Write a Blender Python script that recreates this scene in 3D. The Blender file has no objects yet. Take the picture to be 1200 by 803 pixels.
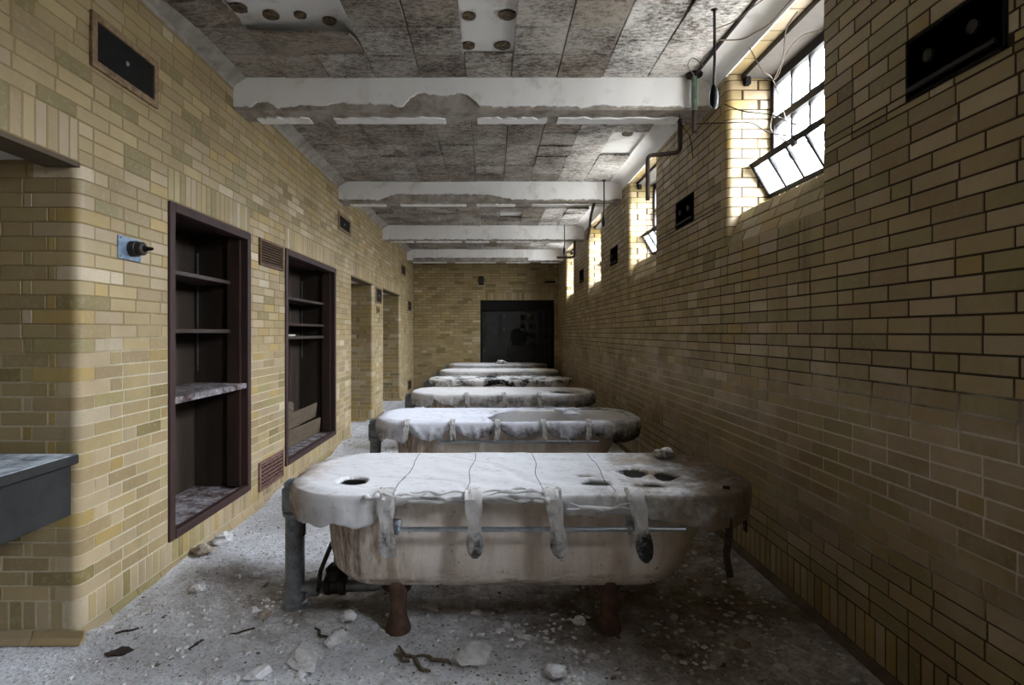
import bpy, bmesh, math, random
from mathutils import Vector, Matrix, noise as mnoise

random.seed(11)
S = bpy.context.scene
COL = S.collection
PI = math.pi

# ------------------------------------------------------------------ camera
FPX, VX, VY, H = 650.0, 576.0, 390.0, 1.37
cam_d = bpy.data.cameras.new('camera')
cam = bpy.data.objects.new('camera', cam_d)
COL.objects.link(cam)
cam.location = (0, 0, H)
cam.rotation_euler = (PI / 2, 0, 0)
cam_d.sensor_fit = 'HORIZONTAL'
cam_d.sensor_width = 36
cam_d.lens = FPX / 1200 * 36
cam_d.shift_x = (600 - VX) / 1200
cam_d.shift_y = -(401.5 - VY) / 1200
cam_d.clip_start = 0.05
S.camera = cam

# ------------------------------------------------------------------ sky, exposure
world = bpy.data.worlds.new('overcast_sky')
S.world = world
world.use_nodes = True
bg = world.node_tree.nodes['Background']
bg.inputs[0].default_value = (0.93, 0.965, 1.0, 1)
# overcast sky: brighter towards the zenith, dim ground below the horizon
_wt = world.node_tree
_tc = _wt.nodes.new('ShaderNodeTexCoord')
_sp = _wt.nodes.new('ShaderNodeSeparateXYZ')
_rp = _wt.nodes.new('ShaderNodeValToRGB')
_wt.links.new(_tc.outputs['Generated'], _sp.inputs[0])
_mr = _wt.nodes.new('ShaderNodeMapRange')
_mr.inputs['From Min'].default_value = -1
_wt.links.new(_sp.outputs[2], _mr.inputs[0])
_wt.links.new(_mr.outputs[0], _rp.inputs[0])
_e = _rp.color_ramp.elements
_e[0].position, _e[0].color = 0.46, (0.075, 0.074, 0.07, 1)
_e[1].position, _e[1].color = 1.0, (0.90, 0.95, 1.04, 1)
_n = _e.new(0.505); _n.color = (0.085, 0.088, 0.092, 1)
_n = _e.new(0.64); _n.color = (0.36, 0.378, 0.405, 1)
_n = _e.new(0.80); _n.color = (0.78, 0.82, 0.89, 1)
_wt.links.new(_rp.outputs[0], bg.inputs[0])
bg.inputs[1].default_value = SKY = 40.0
S.view_settings.view_transform = 'Standard'
S.view_settings.look = 'None'
S.view_settings.exposure = 2.65
S.view_settings.gamma = 1
S.view_settings.use_curve_mapping = False
S.cycles.use_denoising = True
S.cycles.max_bounces = 10
S.cycles.diffuse_bounces = 6
S.cycles.transparent_max_bounces = 16
S.cycles.sample_clamp_indirect = 8

WIN_FAR = [1.03, 3.68, 6.33, 8.98, 11.63]      # far jamb of each window along the right wall
WIN_W, SILL, HEAD = 1.07, 1.94, 3.085
XL, XR, YB, YF = -1.83, 1.56, 13.03, -1.6      # left wall, right wall, far wall, wall behind the camera
ZC = 3.178                                      # underside of the ceiling boards

for yj in WIN_FAR:                              # sky portals in the window openings (guide sampling only)
    ld = bpy.data.lights.new('sky_portal', 'AREA')
    ld.shape = 'RECTANGLE'
    ld.size, ld.size_y = 1.0, WIN_W
    ld.cycles.is_portal = True
    lo = bpy.data.objects.new('sky_portal', ld)
    COL.objects.link(lo)
    lo.location = (1.99, yj - WIN_W / 2, 2.62)
    lo.rotation_euler = (0, PI / 2, 0)

# ------------------------------------------------------------------ materials
def lin(c):
    return tuple((v / 255 / 12.92) if v / 255 <= 0.04045 else ((v / 255 + 0.055) / 1.055) ** 2.4 for v in c)

def col(r, g, b):
    return (*lin((r, g, b)), 1)

class NT:
    def __init__(s, name):
        s.m = bpy.data.materials.new(name)
        s.m.use_nodes = True
        s.t = s.m.node_tree
        s.b = s.t.nodes['Principled BSDF']
    def n(s, kind, **kw):
        x = s.t.nodes.new(kind)
        for k, v in kw.items():
            setattr(x, k, v)
        return x
    def l(s, a, b):
        s.t.links.new(a, b)
    def coord(s, kind='Object'):
        if kind == 'World':
            return s.n('ShaderNodeNewGeometry').outputs['Position']
        return s.n('ShaderNodeTexCoord').outputs[kind]
    def noise(s, vec, scale, detail=4, rough=0.6, stretch=None):
        if stretch:
            mp = s.n('ShaderNodeMapping')
            mp.inputs['Scale'].default_value = stretch
            s.l(vec, mp.inputs['Vector'])
            vec = mp.outputs[0]
        x = s.n('ShaderNodeTexNoise')
        x.inputs['Scale'].default_value = scale
        x.inputs['Detail'].default_value = detail
        x.inputs['Roughness'].default_value = rough
        s.l(vec, x.inputs['Vector'])
        return x.outputs['Fac']
    def ramp(s, fac, p0, p1, c0=(0, 0, 0, 1), c1=(1, 1, 1, 1)):
        r = s.n('ShaderNodeValToRGB')
        e = r.color_ramp.elements
        e[0].position, e[1].position = p0, p1
        e[0].color, e[1].color = c0, c1
        s.l(fac, r.inputs[0])
        return r.outputs[0]
    def mix(s, fac, a, b, mode='MIX'):
        x = s.n('ShaderNodeMix', data_type='RGBA', blend_type=mode)
        for i, v in ((0, fac), (6, a), (7, b)):
            if isinstance(v, (int, float)):
                x.inputs[i].default_value = v
            elif isinstance(v, tuple):
                x.inputs[i].default_value = v
            else:
                s.l(v, x.inputs[i])
        return x.outputs[2]
    def math(s, op, a, b=0.0):
        x = s.n('ShaderNodeMath', operation=op)
        for i, v in ((0, a), (1, b)):
            if isinstance(v, (int, float)):
                x.inputs[i].default_value = v
            else:
                s.l(v, x.inputs[i])
        return x.outputs[0]
    def bump(s, h, strength=0.3, dist=0.01):
        x = s.n('ShaderNodeBump')
        x.inputs['Strength'].default_value = strength
        x.inputs['Distance'].default_value = dist
        s.l(h, x.inputs['Height'])
        s.l(x.outputs[0], s.b.inputs['Normal'])
    def out(s, color, rough=0.6, metal=0.0, spec=0.5):
        if isinstance(color, tuple):
            s.b.inputs['Base Color'].default_value = color
        else:
            s.l(color, s.b.inputs['Base Color'])
        if isinstance(rough, (int, float)):
            s.b.inputs['Roughness'].default_value = rough
        else:
            s.l(rough, s.b.inputs['Roughness'])
        s.b.inputs['Metallic'].default_value = metal
        s.b.inputs['Specular IOR Level'].default_value = spec
        return s.m

def mat_brick(name, bloom):
    t = NT(name)
    w = t.coord('World')
    a = t.n('ShaderNodeAttribute', attribute_name='Col').outputs['Color']
    n1 = t.noise(w, 2.2, 5, 0.65)
    c = t.mix(t.ramp(n1, 0.35, 0.75), a, col(150, 128, 84), 'MULTIPLY')
    c2 = t.mix(0.35, a, c)
    n2 = t.noise(w, 40, 4, 0.7)
    c3 = t.mix(t.ramp(n2, 0.52, 0.78), c2, col(150, 140, 112))
    dirt = t.noise(w, 5, 6, 0.75, (1, 1, 0.25))
    c4 = t.mix(t.math('MULTIPLY', t.ramp(dirt, 0.6, 0.8), 0.45), c3, col(92, 76, 52))
    if bloom:                                   # salt bloom on the lower part of the damp wall
        sep = t.n('ShaderNodeSeparateXYZ'); t.l(w, sep.inputs[0])
        z = sep.outputs[2]
        lo = t.ramp(z, 0.10, 0.34)
        z2 = t.math('DIVIDE', z, 4.0)
        band = t.ramp(z2, 0.30, 0.42, (1, 1, 1, 1), (0, 0, 0, 1))
        bn = t.ramp(t.noise(w, 2.0, 6, 0.72), 0.5, 0.72)
        f = t.math('MULTIPLY', t.math('MULTIPLY', bn, band), 0.38)
        c4 = t.mix(f, c4, col(196, 184, 172))
        st = t.ramp(t.noise(w, 1.0, 4, 0.6, (1, 9, 0.5)), 0.60, 0.74)
        zb = t.math('MULTIPLY', t.ramp(z2, 0.27, 0.34), t.ramp(z2, 0.475, 0.49, (1, 1, 1, 1), (0, 0, 0, 1)))
        c4 = t.mix(t.math('MULTIPLY', t.math('MULTIPLY', st, zb), 0.55), c4, col(60, 46, 30))
    t.bump(n2, 0.08, 0.004)
    return t.out(c4, t.ramp(n1, 0.2, 0.9, (0.34,) * 3 + (1,), (0.62,) * 3 + (1,)), 0, 0.4)

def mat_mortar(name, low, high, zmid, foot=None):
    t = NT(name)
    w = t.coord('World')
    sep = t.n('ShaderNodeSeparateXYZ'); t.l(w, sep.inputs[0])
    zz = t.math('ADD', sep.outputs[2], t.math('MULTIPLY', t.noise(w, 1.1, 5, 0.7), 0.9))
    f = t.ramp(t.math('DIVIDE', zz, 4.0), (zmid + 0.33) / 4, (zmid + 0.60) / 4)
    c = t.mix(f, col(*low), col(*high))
    if foot:                                     # below the salt line the joints are dark again
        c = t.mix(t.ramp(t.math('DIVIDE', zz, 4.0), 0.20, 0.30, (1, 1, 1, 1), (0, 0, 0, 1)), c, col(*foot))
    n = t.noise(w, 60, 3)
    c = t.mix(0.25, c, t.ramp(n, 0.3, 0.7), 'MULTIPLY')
    return t.out(c, 0.9, 0, 0.2)

def mat_simple(name, c, rough=0.6, metal=0.0, var=0.35, scale=14, c2=None, lo=0.42, hi=0.7, bump=0.0, spec=0.4, kind='Object', stretch=None):
    t = NT(name)
    w = t.coord(kind)
    n = t.noise(w, scale, 6, 0.68, stretch)
    dark = col(*c2) if c2 else tuple(v * (1 - var) for v in col(*c)[:3]) + (1,)
    cc = t.mix(t.ramp(n, lo, hi), col(*c), dark)
    if bump:
        t.bump(n, bump, 0.01)
    return t.out(cc, rough, metal, spec)

M = {}
M['brick_l'] = mat_brick('glazed_brick', False)
M['brick_r'] = mat_brick('glazed_brick_damp', True)
M['mortar_l'] = mat_mortar('mortar_tan', (190, 178, 152), (138, 119, 84), 1.2)
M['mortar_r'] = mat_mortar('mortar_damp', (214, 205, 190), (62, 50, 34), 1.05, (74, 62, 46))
M['mortar_f'] = mat_mortar('mortar_far', (150, 136, 104), (118, 100, 66), 1.2)
M['plaster'] = mat_simple('white_plaster', (234, 233, 232), 0.85, 0, scale=5, c2=(190, 185, 178), lo=0.55, hi=0.8, bump=0.25, kind='World')
M['plaster_grey'] = mat_simple('grey_concrete', (168, 161, 153), 0.9, 0, scale=9, c2=(112, 102, 90), lo=0.4, hi=0.7, bump=0.4, kind='World')
M['cove'] = mat_simple('cove_plaster', (156, 150, 142), 0.85, 0, scale=6, c2=(112, 104, 94), lo=0.4, hi=0.7, bump=0.15, kind='World')
M['substrate'] = mat_simple('ceiling_substrate', (212, 211, 208), 0.8, 0, scale=3, c2=(160, 154, 146), lo=0.55, hi=0.75, kind='World')
M['daub'] = mat_simple('glue_daub', (58, 46, 36), 0.9, 0, scale=30, c2=(120, 104, 78), bump=0.5)
M['white_paint'] = mat_simple('white_paint', (206, 202, 196), 0.7, 0, scale=4)
M['lintel'] = mat_simple('lintel_steel', (84, 70, 52), 0.8, 0, scale=6, kind='World')
M['headgrey'] = mat_simple('window_head_grey', (96, 90, 84), 0.85, 0, scale=5, c2=(86, 78, 70), kind='World')

def mat_tile():
    t = NT('mouldy_ceiling_board')
    w = t.coord('World')
    a = t.n('ShaderNodeAttribute', attribute_name='Col').outputs['Color']
    n1 = t.noise(w, 26, 8, 0.8, (1, 1.9, 1))
    n2 = t.noise(w, 2.6, 5, 0.7)
    m = t.math('ADD', t.math('MULTIPLY', n1, 0.75), t.math('MULTIPLY', n2, 0.45))
    c = t.mix(t.ramp(m, 0.53, 0.70), a, col(78, 68, 60))
    n3 = t.noise(w, 90, 3, 0.6)
    c = t.mix(t.ramp(n3, 0.62, 0.75), c, col(46, 40, 34))
    t.bump(n1, 0.3, 0.006)
    return t.out(c, 0.9, 0, 0.15)
M['tile'] = mat_tile()

def mat_floor():
    t = NT('dusty_rubble_floor')
    w = t.coord('World')
    n1 = t.noise(w, 1.15, 6, 0.7)
    n2 = t.noise(w, 9, 7, 0.75)
    n3 = t.noise(w, 55, 5, 0.7)
    v = t.n('ShaderNodeTexVoronoi'); v.inputs['Scale'].default_value = 38; t.l(w, v.inputs['Vector'])
    dust = t.mix(t.ramp(n2, 0.35, 0.65), col(236, 236, 239), col(204, 201, 200))
    dust = t.mix(t.ramp(n3, 0.52, 0.70), dust, col(128, 122, 116))
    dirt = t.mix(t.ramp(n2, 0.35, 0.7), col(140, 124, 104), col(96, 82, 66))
    att = t.n('ShaderNodeAttribute', attribute_name='dirt').outputs['Fac']  # dirt and stains, plus shade painted under the nearest tub
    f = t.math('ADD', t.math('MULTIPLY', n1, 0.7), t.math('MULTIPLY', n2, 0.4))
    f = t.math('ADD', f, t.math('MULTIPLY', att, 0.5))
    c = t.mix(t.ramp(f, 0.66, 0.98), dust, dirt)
    c = t.mix(t.ramp(v.outputs['Distance'], 0.0, 0.2, (0.5,) * 3 + (1,), (0, 0, 0, 1)), c, col(214, 212, 210))
    h = t.math('ADD', t.math('MULTIPLY', n2, 0.7), t.math('MULTIPLY', n3, 0.5))
    t.bump(h, 1.0, 0.04)
    return t.out(c, 0.92, 0, 0.15)
M['floor'] = mat_floor()

def mat_cloth(name, base, mould, lo, hi, xstain=None, brown_end=False, ztip=None):
    t = NT(name)
    o = t.coord('Object')
    n1 = t.noise(o, 3.2, 7, 0.72)
    n2 = t.noise(o, 22, 5, 0.7)
    f = t.math('ADD', t.math('MULTIPLY', n1, 0.8), t.math('MULTIPLY', n2, 0.25))
    if xstain:
        sep = t.n('ShaderNodeSeparateXYZ'); t.l(o, sep.inputs[0])
        f = t.math('ADD', f, t.math('MULTIPLY', t.ramp(t.math('MULTIPLY', sep.outputs[0], 0.5), xstain[0] / 2, xstain[1] / 2), xstain[2]))
    if ztip:
        sz = t.n('ShaderNodeSeparateXYZ'); t.l(o, sz.inputs[0])
        f = t.math('ADD', f, t.math('MULTIPLY', t.ramp(sz.outputs[2], ztip[0], ztip[1], (1, 1, 1, 1), (0, 0, 0, 1)), ztip[2]))
    c = t.mix(t.ramp(f, lo, hi), col(*base), col(*mould))
    if brown_end:                                # brown water marks: at the drain end and around the middle of the right half
        sb_ = t.n('ShaderNodeSeparateXYZ'); t.l(o, sb_.inputs[0])
        e_ = t.ramp(t.math('MULTIPLY', sb_.outputs[0], -0.5), 0.46, 0.535)
        c = t.mix(t.math('MULTIPLY', e_, t.ramp(n1, 0.42, 0.55)), c, col(132, 106, 80))
        e2_ = t.ramp(t.math('MULTIPLY', sb_.outputs[0], 0.5), 0.1, 0.35)
        c = t.mix(t.math('MULTIPLY', e2_, t.ramp(n1, 0.40, 0.62)), c, col(150, 134, 116))
    c = t.mix(t.ramp(n2, 0.55, 0.72), c, t.mix(0.5, c, col(126, 116, 104)))
    wv = t.n('ShaderNodeTexNoise'); wv.inputs['Scale'].default_value = 300; t.l(o, wv.inputs['Vector'])
    t.bump(t.math('ADD', n2, t.math('MULTIPLY', wv.outputs['Fac'], 0.2)), 0.25, 0.01)
    return t.out(c, 0.9, 0, 0.15)
M['canvas'] = mat_cloth('dusty_canvas', (202, 200, 199), (58, 50, 42), 0.62, 0.82, (0.15, 1.0, 0.30), True)
M['canvas2'] = mat_cloth('dusty_canvas_torn', (214, 214, 220), (62, 55, 48), 0.60, 0.80, (0.0, 0.9, 0.1), False, (0.58, 0.655, 0.16))  # lower drape darkened: its staining and the shade on its front, as colour
M['canvas3'] = mat_cloth('dusty_canvas_grey', (208, 204, 200), (70, 62, 54), 0.60, 0.80, (0.3, 1.1, 0.12), False, (0.58, 0.655, 0.14))  # hem tone again holds painted shade along with staining
M['canvas4'] = mat_cloth('mouldy_canvas_black', (212, 208, 204), (30, 27, 25), 0.50, 0.58)
M['strap'] = mat_cloth('canvas_strap', (186, 182, 177), (44, 42, 40), 0.58, 0.70, None, False, (0.46, 0.56, 0.10))
M['strap_d'] = mat_cloth('dark_strap', (70, 60, 50), (28, 25, 22), 0.45, 0.6)

def mat_enamel():
    t = NT('stained_enamel')
    o = t.coord('Object')
    n1 = t.noise(o, 7, 7, 0.72, (1, 1, 0.22))
    n2 = t.noise(o, 30, 5, 0.7)
    c = t.mix(t.ramp(n1, 0.40, 0.72), col(226, 214, 202), col(184, 162, 138))
    sep = t.n('ShaderNodeSeparateXYZ'); t.l(o, sep.inputs[0])
    end = t.ramp(t.math('ABSOLUTE', t.math('SUBTRACT', sep.outputs[0], -0.86)), 0.12, 0.42, (1, 1, 1, 1), (0, 0, 0, 1))
    k = t.math('MULTIPLY', end, t.ramp(n1, 0.42, 0.56))
    c = t.mix(k, c, col(112, 84, 56))
    low = t.ramp(sep.outputs[2], 0.20, 0.33, (1, 1, 1, 1), (0, 0, 0, 1))
    k2 = t.math('MULTIPLY', low, t.ramp(t.noise(o, 18, 6, 0.75, (0.35, 1, 1.6)), 0.5, 0.62))
    c = t.mix(k2, c, col(104, 76, 50))
    c = t.mix(t.ramp(n2, 0.62, 0.72), c, col(96, 72, 50))
    return t.out(c, 0.45, 0, 0.4)
M['enamel'] = mat_enamel()
M['enamel_in'] = mat_simple('white_enamel', (220, 218, 216), 0.3, 0, scale=6, c2=(170, 160, 146), lo=0.55, hi=0.8)
M['rust'] = mat_simple('rusty_iron', (90, 66, 52), 0.85, 0.0, scale=14, c2=(56, 38, 30), bump=0.3)
M['iron'] = mat_simple('dark_iron', (52, 46, 42), 0.6, 0.3, scale=20, c2=(30, 26, 24))
M['galv'] = mat_simple('galvanised_pipe', (132, 136, 138), 0.5, 0.5, scale=16, c2=(84, 84, 82), bump=0.1)
M['chrome'] = mat_simple('dull_chrome', (190, 198, 206), 0.28, 0.9, scale=20)
M['wood'] = mat_simple('dark_varnished_wood', (54, 38, 30), 0.45, 0, scale=7, c2=(34, 24, 19), stretch=(1, 1, 0.2), bump=0.08)
M['wood_red'] = mat_simple('reddish_wood_frame', (54, 30, 25), 0.65, 0, scale=7, c2=(34, 20, 17), stretch=(1, 1, 0.2), bump=0.08)
M['wood_in'] = mat_simple('brown_wood_panel', (58, 46, 35), 0.7, 0, scale=7, c2=(40, 32, 24), stretch=(1, 1, 0.2))
M['wood_grey'] = mat_simple('fallen_board', (92, 78, 60), 0.8, 0, scale=9, c2=(64, 53, 40), stretch=(0.3, 1, 1))
def mat_dusty_wood():
    t = NT('dust_covered_wood')
    o = t.coord('World')
    n1 = t.noise(o, 9, 7, 0.75); n2 = t.noise(o, 45, 4, 0.7)
    f = t.math('ADD', t.math('MULTIPLY', n1, 0.7), t.math('MULTIPLY', n2, 0.35))
    c = t.mix(t.ramp(f, 0.46, 0.72), col(62, 44, 38), col(176, 172, 174))
    return t.out(c, 0.85, 0, 0.2)
M['wood_dust'] = mat_dusty_wood()
M['black_metal'] = mat_simple('black_metal', (28, 25, 23), 0.85, 0.0, scale=18, c2=(18, 16, 15), spec=0.15)
M['vent_frame'] = mat_simple('rusty_cream_frame', (134, 110, 80), 0.7, 0.0, scale=26, c2=(84, 60, 42))
M['grille'] = mat_simple('rusty_brown_grille', (104, 80, 58), 0.7, 0.1, scale=24, c2=(62, 42, 32))
M['grille_red'] = mat_simple('rusted_grille', (122, 92, 80), 0.8, 0.1, scale=30, c2=(70, 40, 34))
M['win_frame'] = mat_simple('black_steel_frame', (34, 31, 30), 0.6, 0.2, scale=20)
M['slate'] = mat_simple('dark_slate', (46, 45, 43), 0.7, 0, scale=5, c2=(32, 31, 30), bump=0.06, spec=0.2)
M['slate_pale'] = mat_simple('pale_slate_top', (176, 182, 188), 0.8, 0, scale=12, c2=(96, 100, 104), lo=0.42, hi=0.62)
M['cable'] = mat_simple('pale_cable', (112, 100, 84), 0.7, 0, scale=20)
M['cable_d'] = mat_simple('dark_cable', (48, 38, 32), 0.7, 0, scale=20)
M['green'] = mat_simple('green_painted_pipe', (92, 118, 102), 0.7, 0, scale=20, c2=(74, 58, 44))
M['pipe_brown'] = mat_simple('brown_iron_pipe', (58, 42, 34), 0.6, 0.1, scale=16, c2=(34, 24, 20))
M['bluegrey'] = mat_simple('blue_grey_plate', (128, 146, 164), 0.5, 0.4, scale=20, c2=(92, 106, 122))
M['chunk'] = mat_simple('plaster_chunk', (214, 212, 210), 0.95, 0, scale=20, c2=(164, 158, 152), bump=0.4)
M['chunk_tan'] = mat_simple('tan_chunk', (164, 152, 136), 0.95, 0, scale=20, c2=(104, 88, 70), bump=0.4)
M['scrap'] = mat_simple('dark_scrap', (62, 52, 44), 0.9, 0, scale=20, c2=(40, 33, 28))
M['dirt_bit'] = mat_simple('dirt_bit', (104, 92, 80), 0.95, 0, scale=20, c2=(70, 60, 52))
M['rope'] = mat_simple('frayed_fibre', (104, 90, 72), 0.95, 0, scale=60, c2=(64, 54, 44), bump=0.5)
M['door'] = mat_simple('dark_door', (40, 38, 34), 0.7, 0.0, scale=4, c2=(26, 25, 23))
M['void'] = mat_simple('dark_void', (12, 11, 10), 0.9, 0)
M['paper'] = mat_simple('dusty_paper', (188, 182, 168), 0.9, 0)
M['base_dirt'] = mat_simple('dirty_cove', (96, 84, 68), 0.9, 0, scale=8, c2=(62, 52, 42), kind='World')
M['sill_stone'] = mat_simple('grey_sill', (120, 110, 98), 0.85, 0, scale=10, kind='World')

def mat_glass():
    t = NT('dusty_window_glass')
    t.t.nodes.remove(t.b)
    o = t.n('ShaderNodeOutputMaterial') if 'Material Output' not in t.t.nodes else t.t.nodes['Material Output']
    tr = t.n('ShaderNodeBsdfTransparent'); tr.inputs[0].default_value = (0.92, 0.94, 0.96, 1)
    gl = t.n('ShaderNodeBsdfGlossy'); gl.inputs['Roughness'].default_value = 0.08
    df = t.n('ShaderNodeBsdfTranslucent'); df.inputs[0].default_value = (0.8, 0.82, 0.84, 1)
    m1 = t.n('ShaderNodeMixShader'); m2 = t.n('ShaderNodeMixShader')
    dirt = t.ramp(t.noise(t.coord('World'), 9, 5, 0.7), 0.45, 0.75, (0.02,) * 3 + (1,), (0.16,) * 3 + (1,))
    t.l(dirt, m2.inputs[0]); t.l(tr.outputs[0], m2.inputs[1]); t.l(df.outputs[0], m2.inputs[2])
    m1.inputs[0].default_value = 0.06; t.l(m2.outputs[0], m1.inputs[1]); t.l(gl.outputs[0], m1.inputs[2])
    t.l(m1.outputs[0], o.inputs[0])
    return t.m
M['glass'] = mat_glass()

# ------------------------------------------------------------------ mesh helpers
def link(name, me, mat, parent=None, smooth=False):
    ob = bpy.data.objects.new(name, me)
    COL.objects.link(ob)
    if mat is not None and len(me.materials) == 0:
        me.materials.append(M[mat] if isinstance(mat, str) else mat)
    if parent is not None:
        ob.parent = parent
    if smooth:
        for p in me.polygons:
            p.use_smooth = True
    return ob

def empty(name, loc=(0, 0, 0), rz=0):
    ob = bpy.data.objects.new(name, None)
    COL.objects.link(ob)
    ob.location = loc
    ob.rotation_euler = (0, 0, rz)
    ob.empty_display_size = 0.1
    return ob

def tag(o, label=None, cat=None, group=None, kind=None):
    if label: o['label'] = label
    if cat: o['category'] = cat
    if group: o['group'] = group
    if kind: o['kind'] = kind
    return o

class MB:
    def __init__(s):
        s.v, s.f = [], []
    def add(s, vs, fs):
        k = len(s.v)
        s.v += [tuple(p) for p in vs]
        s.f += [tuple(i + k for i in f) for f in fs]
        return s
    def box(s, x0, x1, y0, y1, z0, z1, mtx=None, ch=0.0):
        if ch > 0:
            bm = bmesh.new()
            bmesh.ops.create_cube(bm, size=1)
            for v in bm.verts:
                v.co = ((x0 + x1) / 2 + v.co.x * (x1 - x0), (y0 + y1) / 2 + v.co.y * (y1 - y0), (z0 + z1) / 2 + v.co.z * (z1 - z0))
            bmesh.ops.bevel(bm, geom=bm.edges[:], offset=ch, segments=1, affect='EDGES')
            bm.verts.index_update()
            vs = [v.co.copy() for v in bm.verts]
            fs = [[v.index for v in f.verts] for f in bm.faces]
            bm.free()
        else:
            vs = [Vector(p) for p in ((x0, y0, z0), (x1, y0, z0), (x1, y1, z0), (x0, y1, z0), (x0, y0, z1), (x1, y0, z1), (x1, y1, z1), (x0, y1, z1))]
            fs = [(0, 3, 2, 1), (4, 5, 6, 7), (0, 1, 5, 4), (1, 2, 6, 5), (2, 3, 7, 6), (3, 0, 4, 7)]
        if mtx is not None:
            vs = [mtx @ Vector(p) for p in vs]
        return s.add(vs, fs)
    def tube(s, pts, r, n=10, cap=True, rs=None):
        pts = [Vector(p) for p in pts]
        rings = []
        up = None
        for i, p in enumerate(pts):
            d = (pts[min(i + 1, len(pts) - 1)] - pts[max(i - 1, 0)]).normalized()
            if up is None:
                up = Vector((0, 0, 1)) if abs(d.z) < 0.9 else Vector((1, 0, 0))
            a = d.cross(up)
            if a.length < 1e-5:
                a = d.orthogonal()
            a.normalize()
            b = a.cross(d).normalized()
            up = b
            rr = rs[i] if rs else r
            rings.append([p + a * (math.cos(2 * PI * k / n) * rr) + b * (math.sin(2 * PI * k / n) * rr) for k in range(n)])
        vs = [q for ring in rings for q in ring]
        fs = []
        for i in range(len(rings) - 1):
            for k in range(n):
                fs.append((i * n + k, i * n + (k + 1) % n, (i + 1) * n + (k + 1) % n, (i + 1) * n + k))
        if cap:
            fs.append(tuple(range(n))[::-1])
            fs.append(tuple((len(rings) - 1) * n + k for k in range(n)))
        return s.add(vs, fs)
    def lathe(s, prof, c=(0, 0, 0), axis='z', n=16):
        vs, fs = [], []
        for (r, h) in prof:
            for k in range(n):
                a = 2 * PI * k / n
                x, y = r * math.cos(a), r * math.sin(a)
                p = (x, y, h) if axis == 'z' else ((h, x, y) if axis == 'x' else (x, h, y))
                vs.append((p[0] + c[0], p[1] + c[1], p[2] + c[2]))
        for i in range(len(prof) - 1):
            for k in range(n):
                fs.append((i * n + k, i * n + (k + 1) % n, (i + 1) * n + (k + 1) % n, (i + 1) * n + k))
        fs.append(tuple(range(n))[::-1])
        fs.append(tuple((len(prof) - 1) * n + k for k in range(n)))
        return s.add(vs, fs)
    def prism(s, poly, a0, a1, axis='y'):
        """poly: 2-D points; extruded along axis (y: points are x,z; x: points are y,z; z: points are x,y)"""
        n = len(poly)
        def P(p, a):
            return (p[0], a, p[1]) if axis == 'y' else ((a, p[0], p[1]) if axis == 'x' else (p[0], p[1], a))
        vs = [P(p, a0) for p in poly] + [P(p, a1) for p in poly]
        fs = [(i, (i + 1) % n, n + (i + 1) % n, n + i) for i in range(n)]
        fs += [tuple(range(n))[::-1], tuple(range(n, 2 * n))]
        return s.add(vs, fs)
    def mesh(s, name):
        me = bpy.data.meshes.new(name)
        me.from_pydata(s.v, [], s.f)
        me.update()
        bm = bmesh.new(); bm.from_mesh(me)
        bmesh.ops.recalc_face_normals(bm, faces=bm.faces[:])
        bm.to_mesh(me); bm.free()
        return me
    def build(s, name, mat, parent=None, smooth=False, loc=None):
        o = link(name, s.mesh(name), mat, parent, False)
        if smooth:
            o.data.shade_smooth() if hasattr(o.data, 'shade_smooth') else None
            o.data.set_sharp_from_angle(angle=math.radians(40))
        if loc:
            o.location = loc
        return o

def setcol(me, colors):
    at = me.attributes.new('Col', 'FLOAT_COLOR', 'POINT')
    flat = []
    for c in colors:
        flat += list(c[:3]) + [1.0]
    at.data.foreach_set('color', flat)

def project(p):
    d = p[1]
    if d < 0.3:
        return None
    return (VX + FPX * p[0] / d, VY - FPX * (p[2] - H) / d)

# ------------------------------------------------------------------ bricks
PAL = [((166, 145, 103), 32), ((168, 142, 86), 13), ((150, 136, 92), 8), ((176, 155, 122), 25), ((156, 134, 97), 13), ((132, 116, 72), 4), ((190, 173, 144), 5)]
def pick_col(rg):
    t = rg.random() * sum(w for _, w in PAL)
    for c, w in PAL:
        t -= w
        if t <= 0:
            break
    k = rg.uniform(0.78, 1.02)
    return tuple(v * k for v in lin(c))

def brick_geo(L, Hh, ch=0.003, dp=0.013):
    a, b = L / 2, Hh / 2
    vs = [(-a + ch, 0, -b + ch), (a - ch, 0, -b + ch), (a - ch, 0, b - ch), (-a + ch, 0, b - ch),
          (-a, ch, -b), (a, ch, -b), (a, ch, b), (-a, ch, b),
          (-a, dp, -b), (a, dp, -b), (a, dp, b), (-a, dp, b)]
    fs = [(0, 1, 2, 3)]
    for o in (0, 4):
        for i in range(4):
            j = (i + 1) % 4
            fs.append((o + i, o + 4 + i, o + 4 + j, o + j))
    return vs, fs

_shared = {}
def shared_brick(L, Hh, mat, rg):
    key = (round(L, 3), round(Hh, 3), mat, rg.randrange(9))
    if key not in _shared:
        vs, fs = brick_geo(round(L, 3), round(Hh, 3))
        me = bpy.data.meshes.new('brick')
        me.from_pydata(vs, [], fs); me.update()
        me.materials.append(M[mat])
        setcol(me, [pick_col(rg)] * len(vs))
        _shared[key] = me
    return _shared[key]

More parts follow.
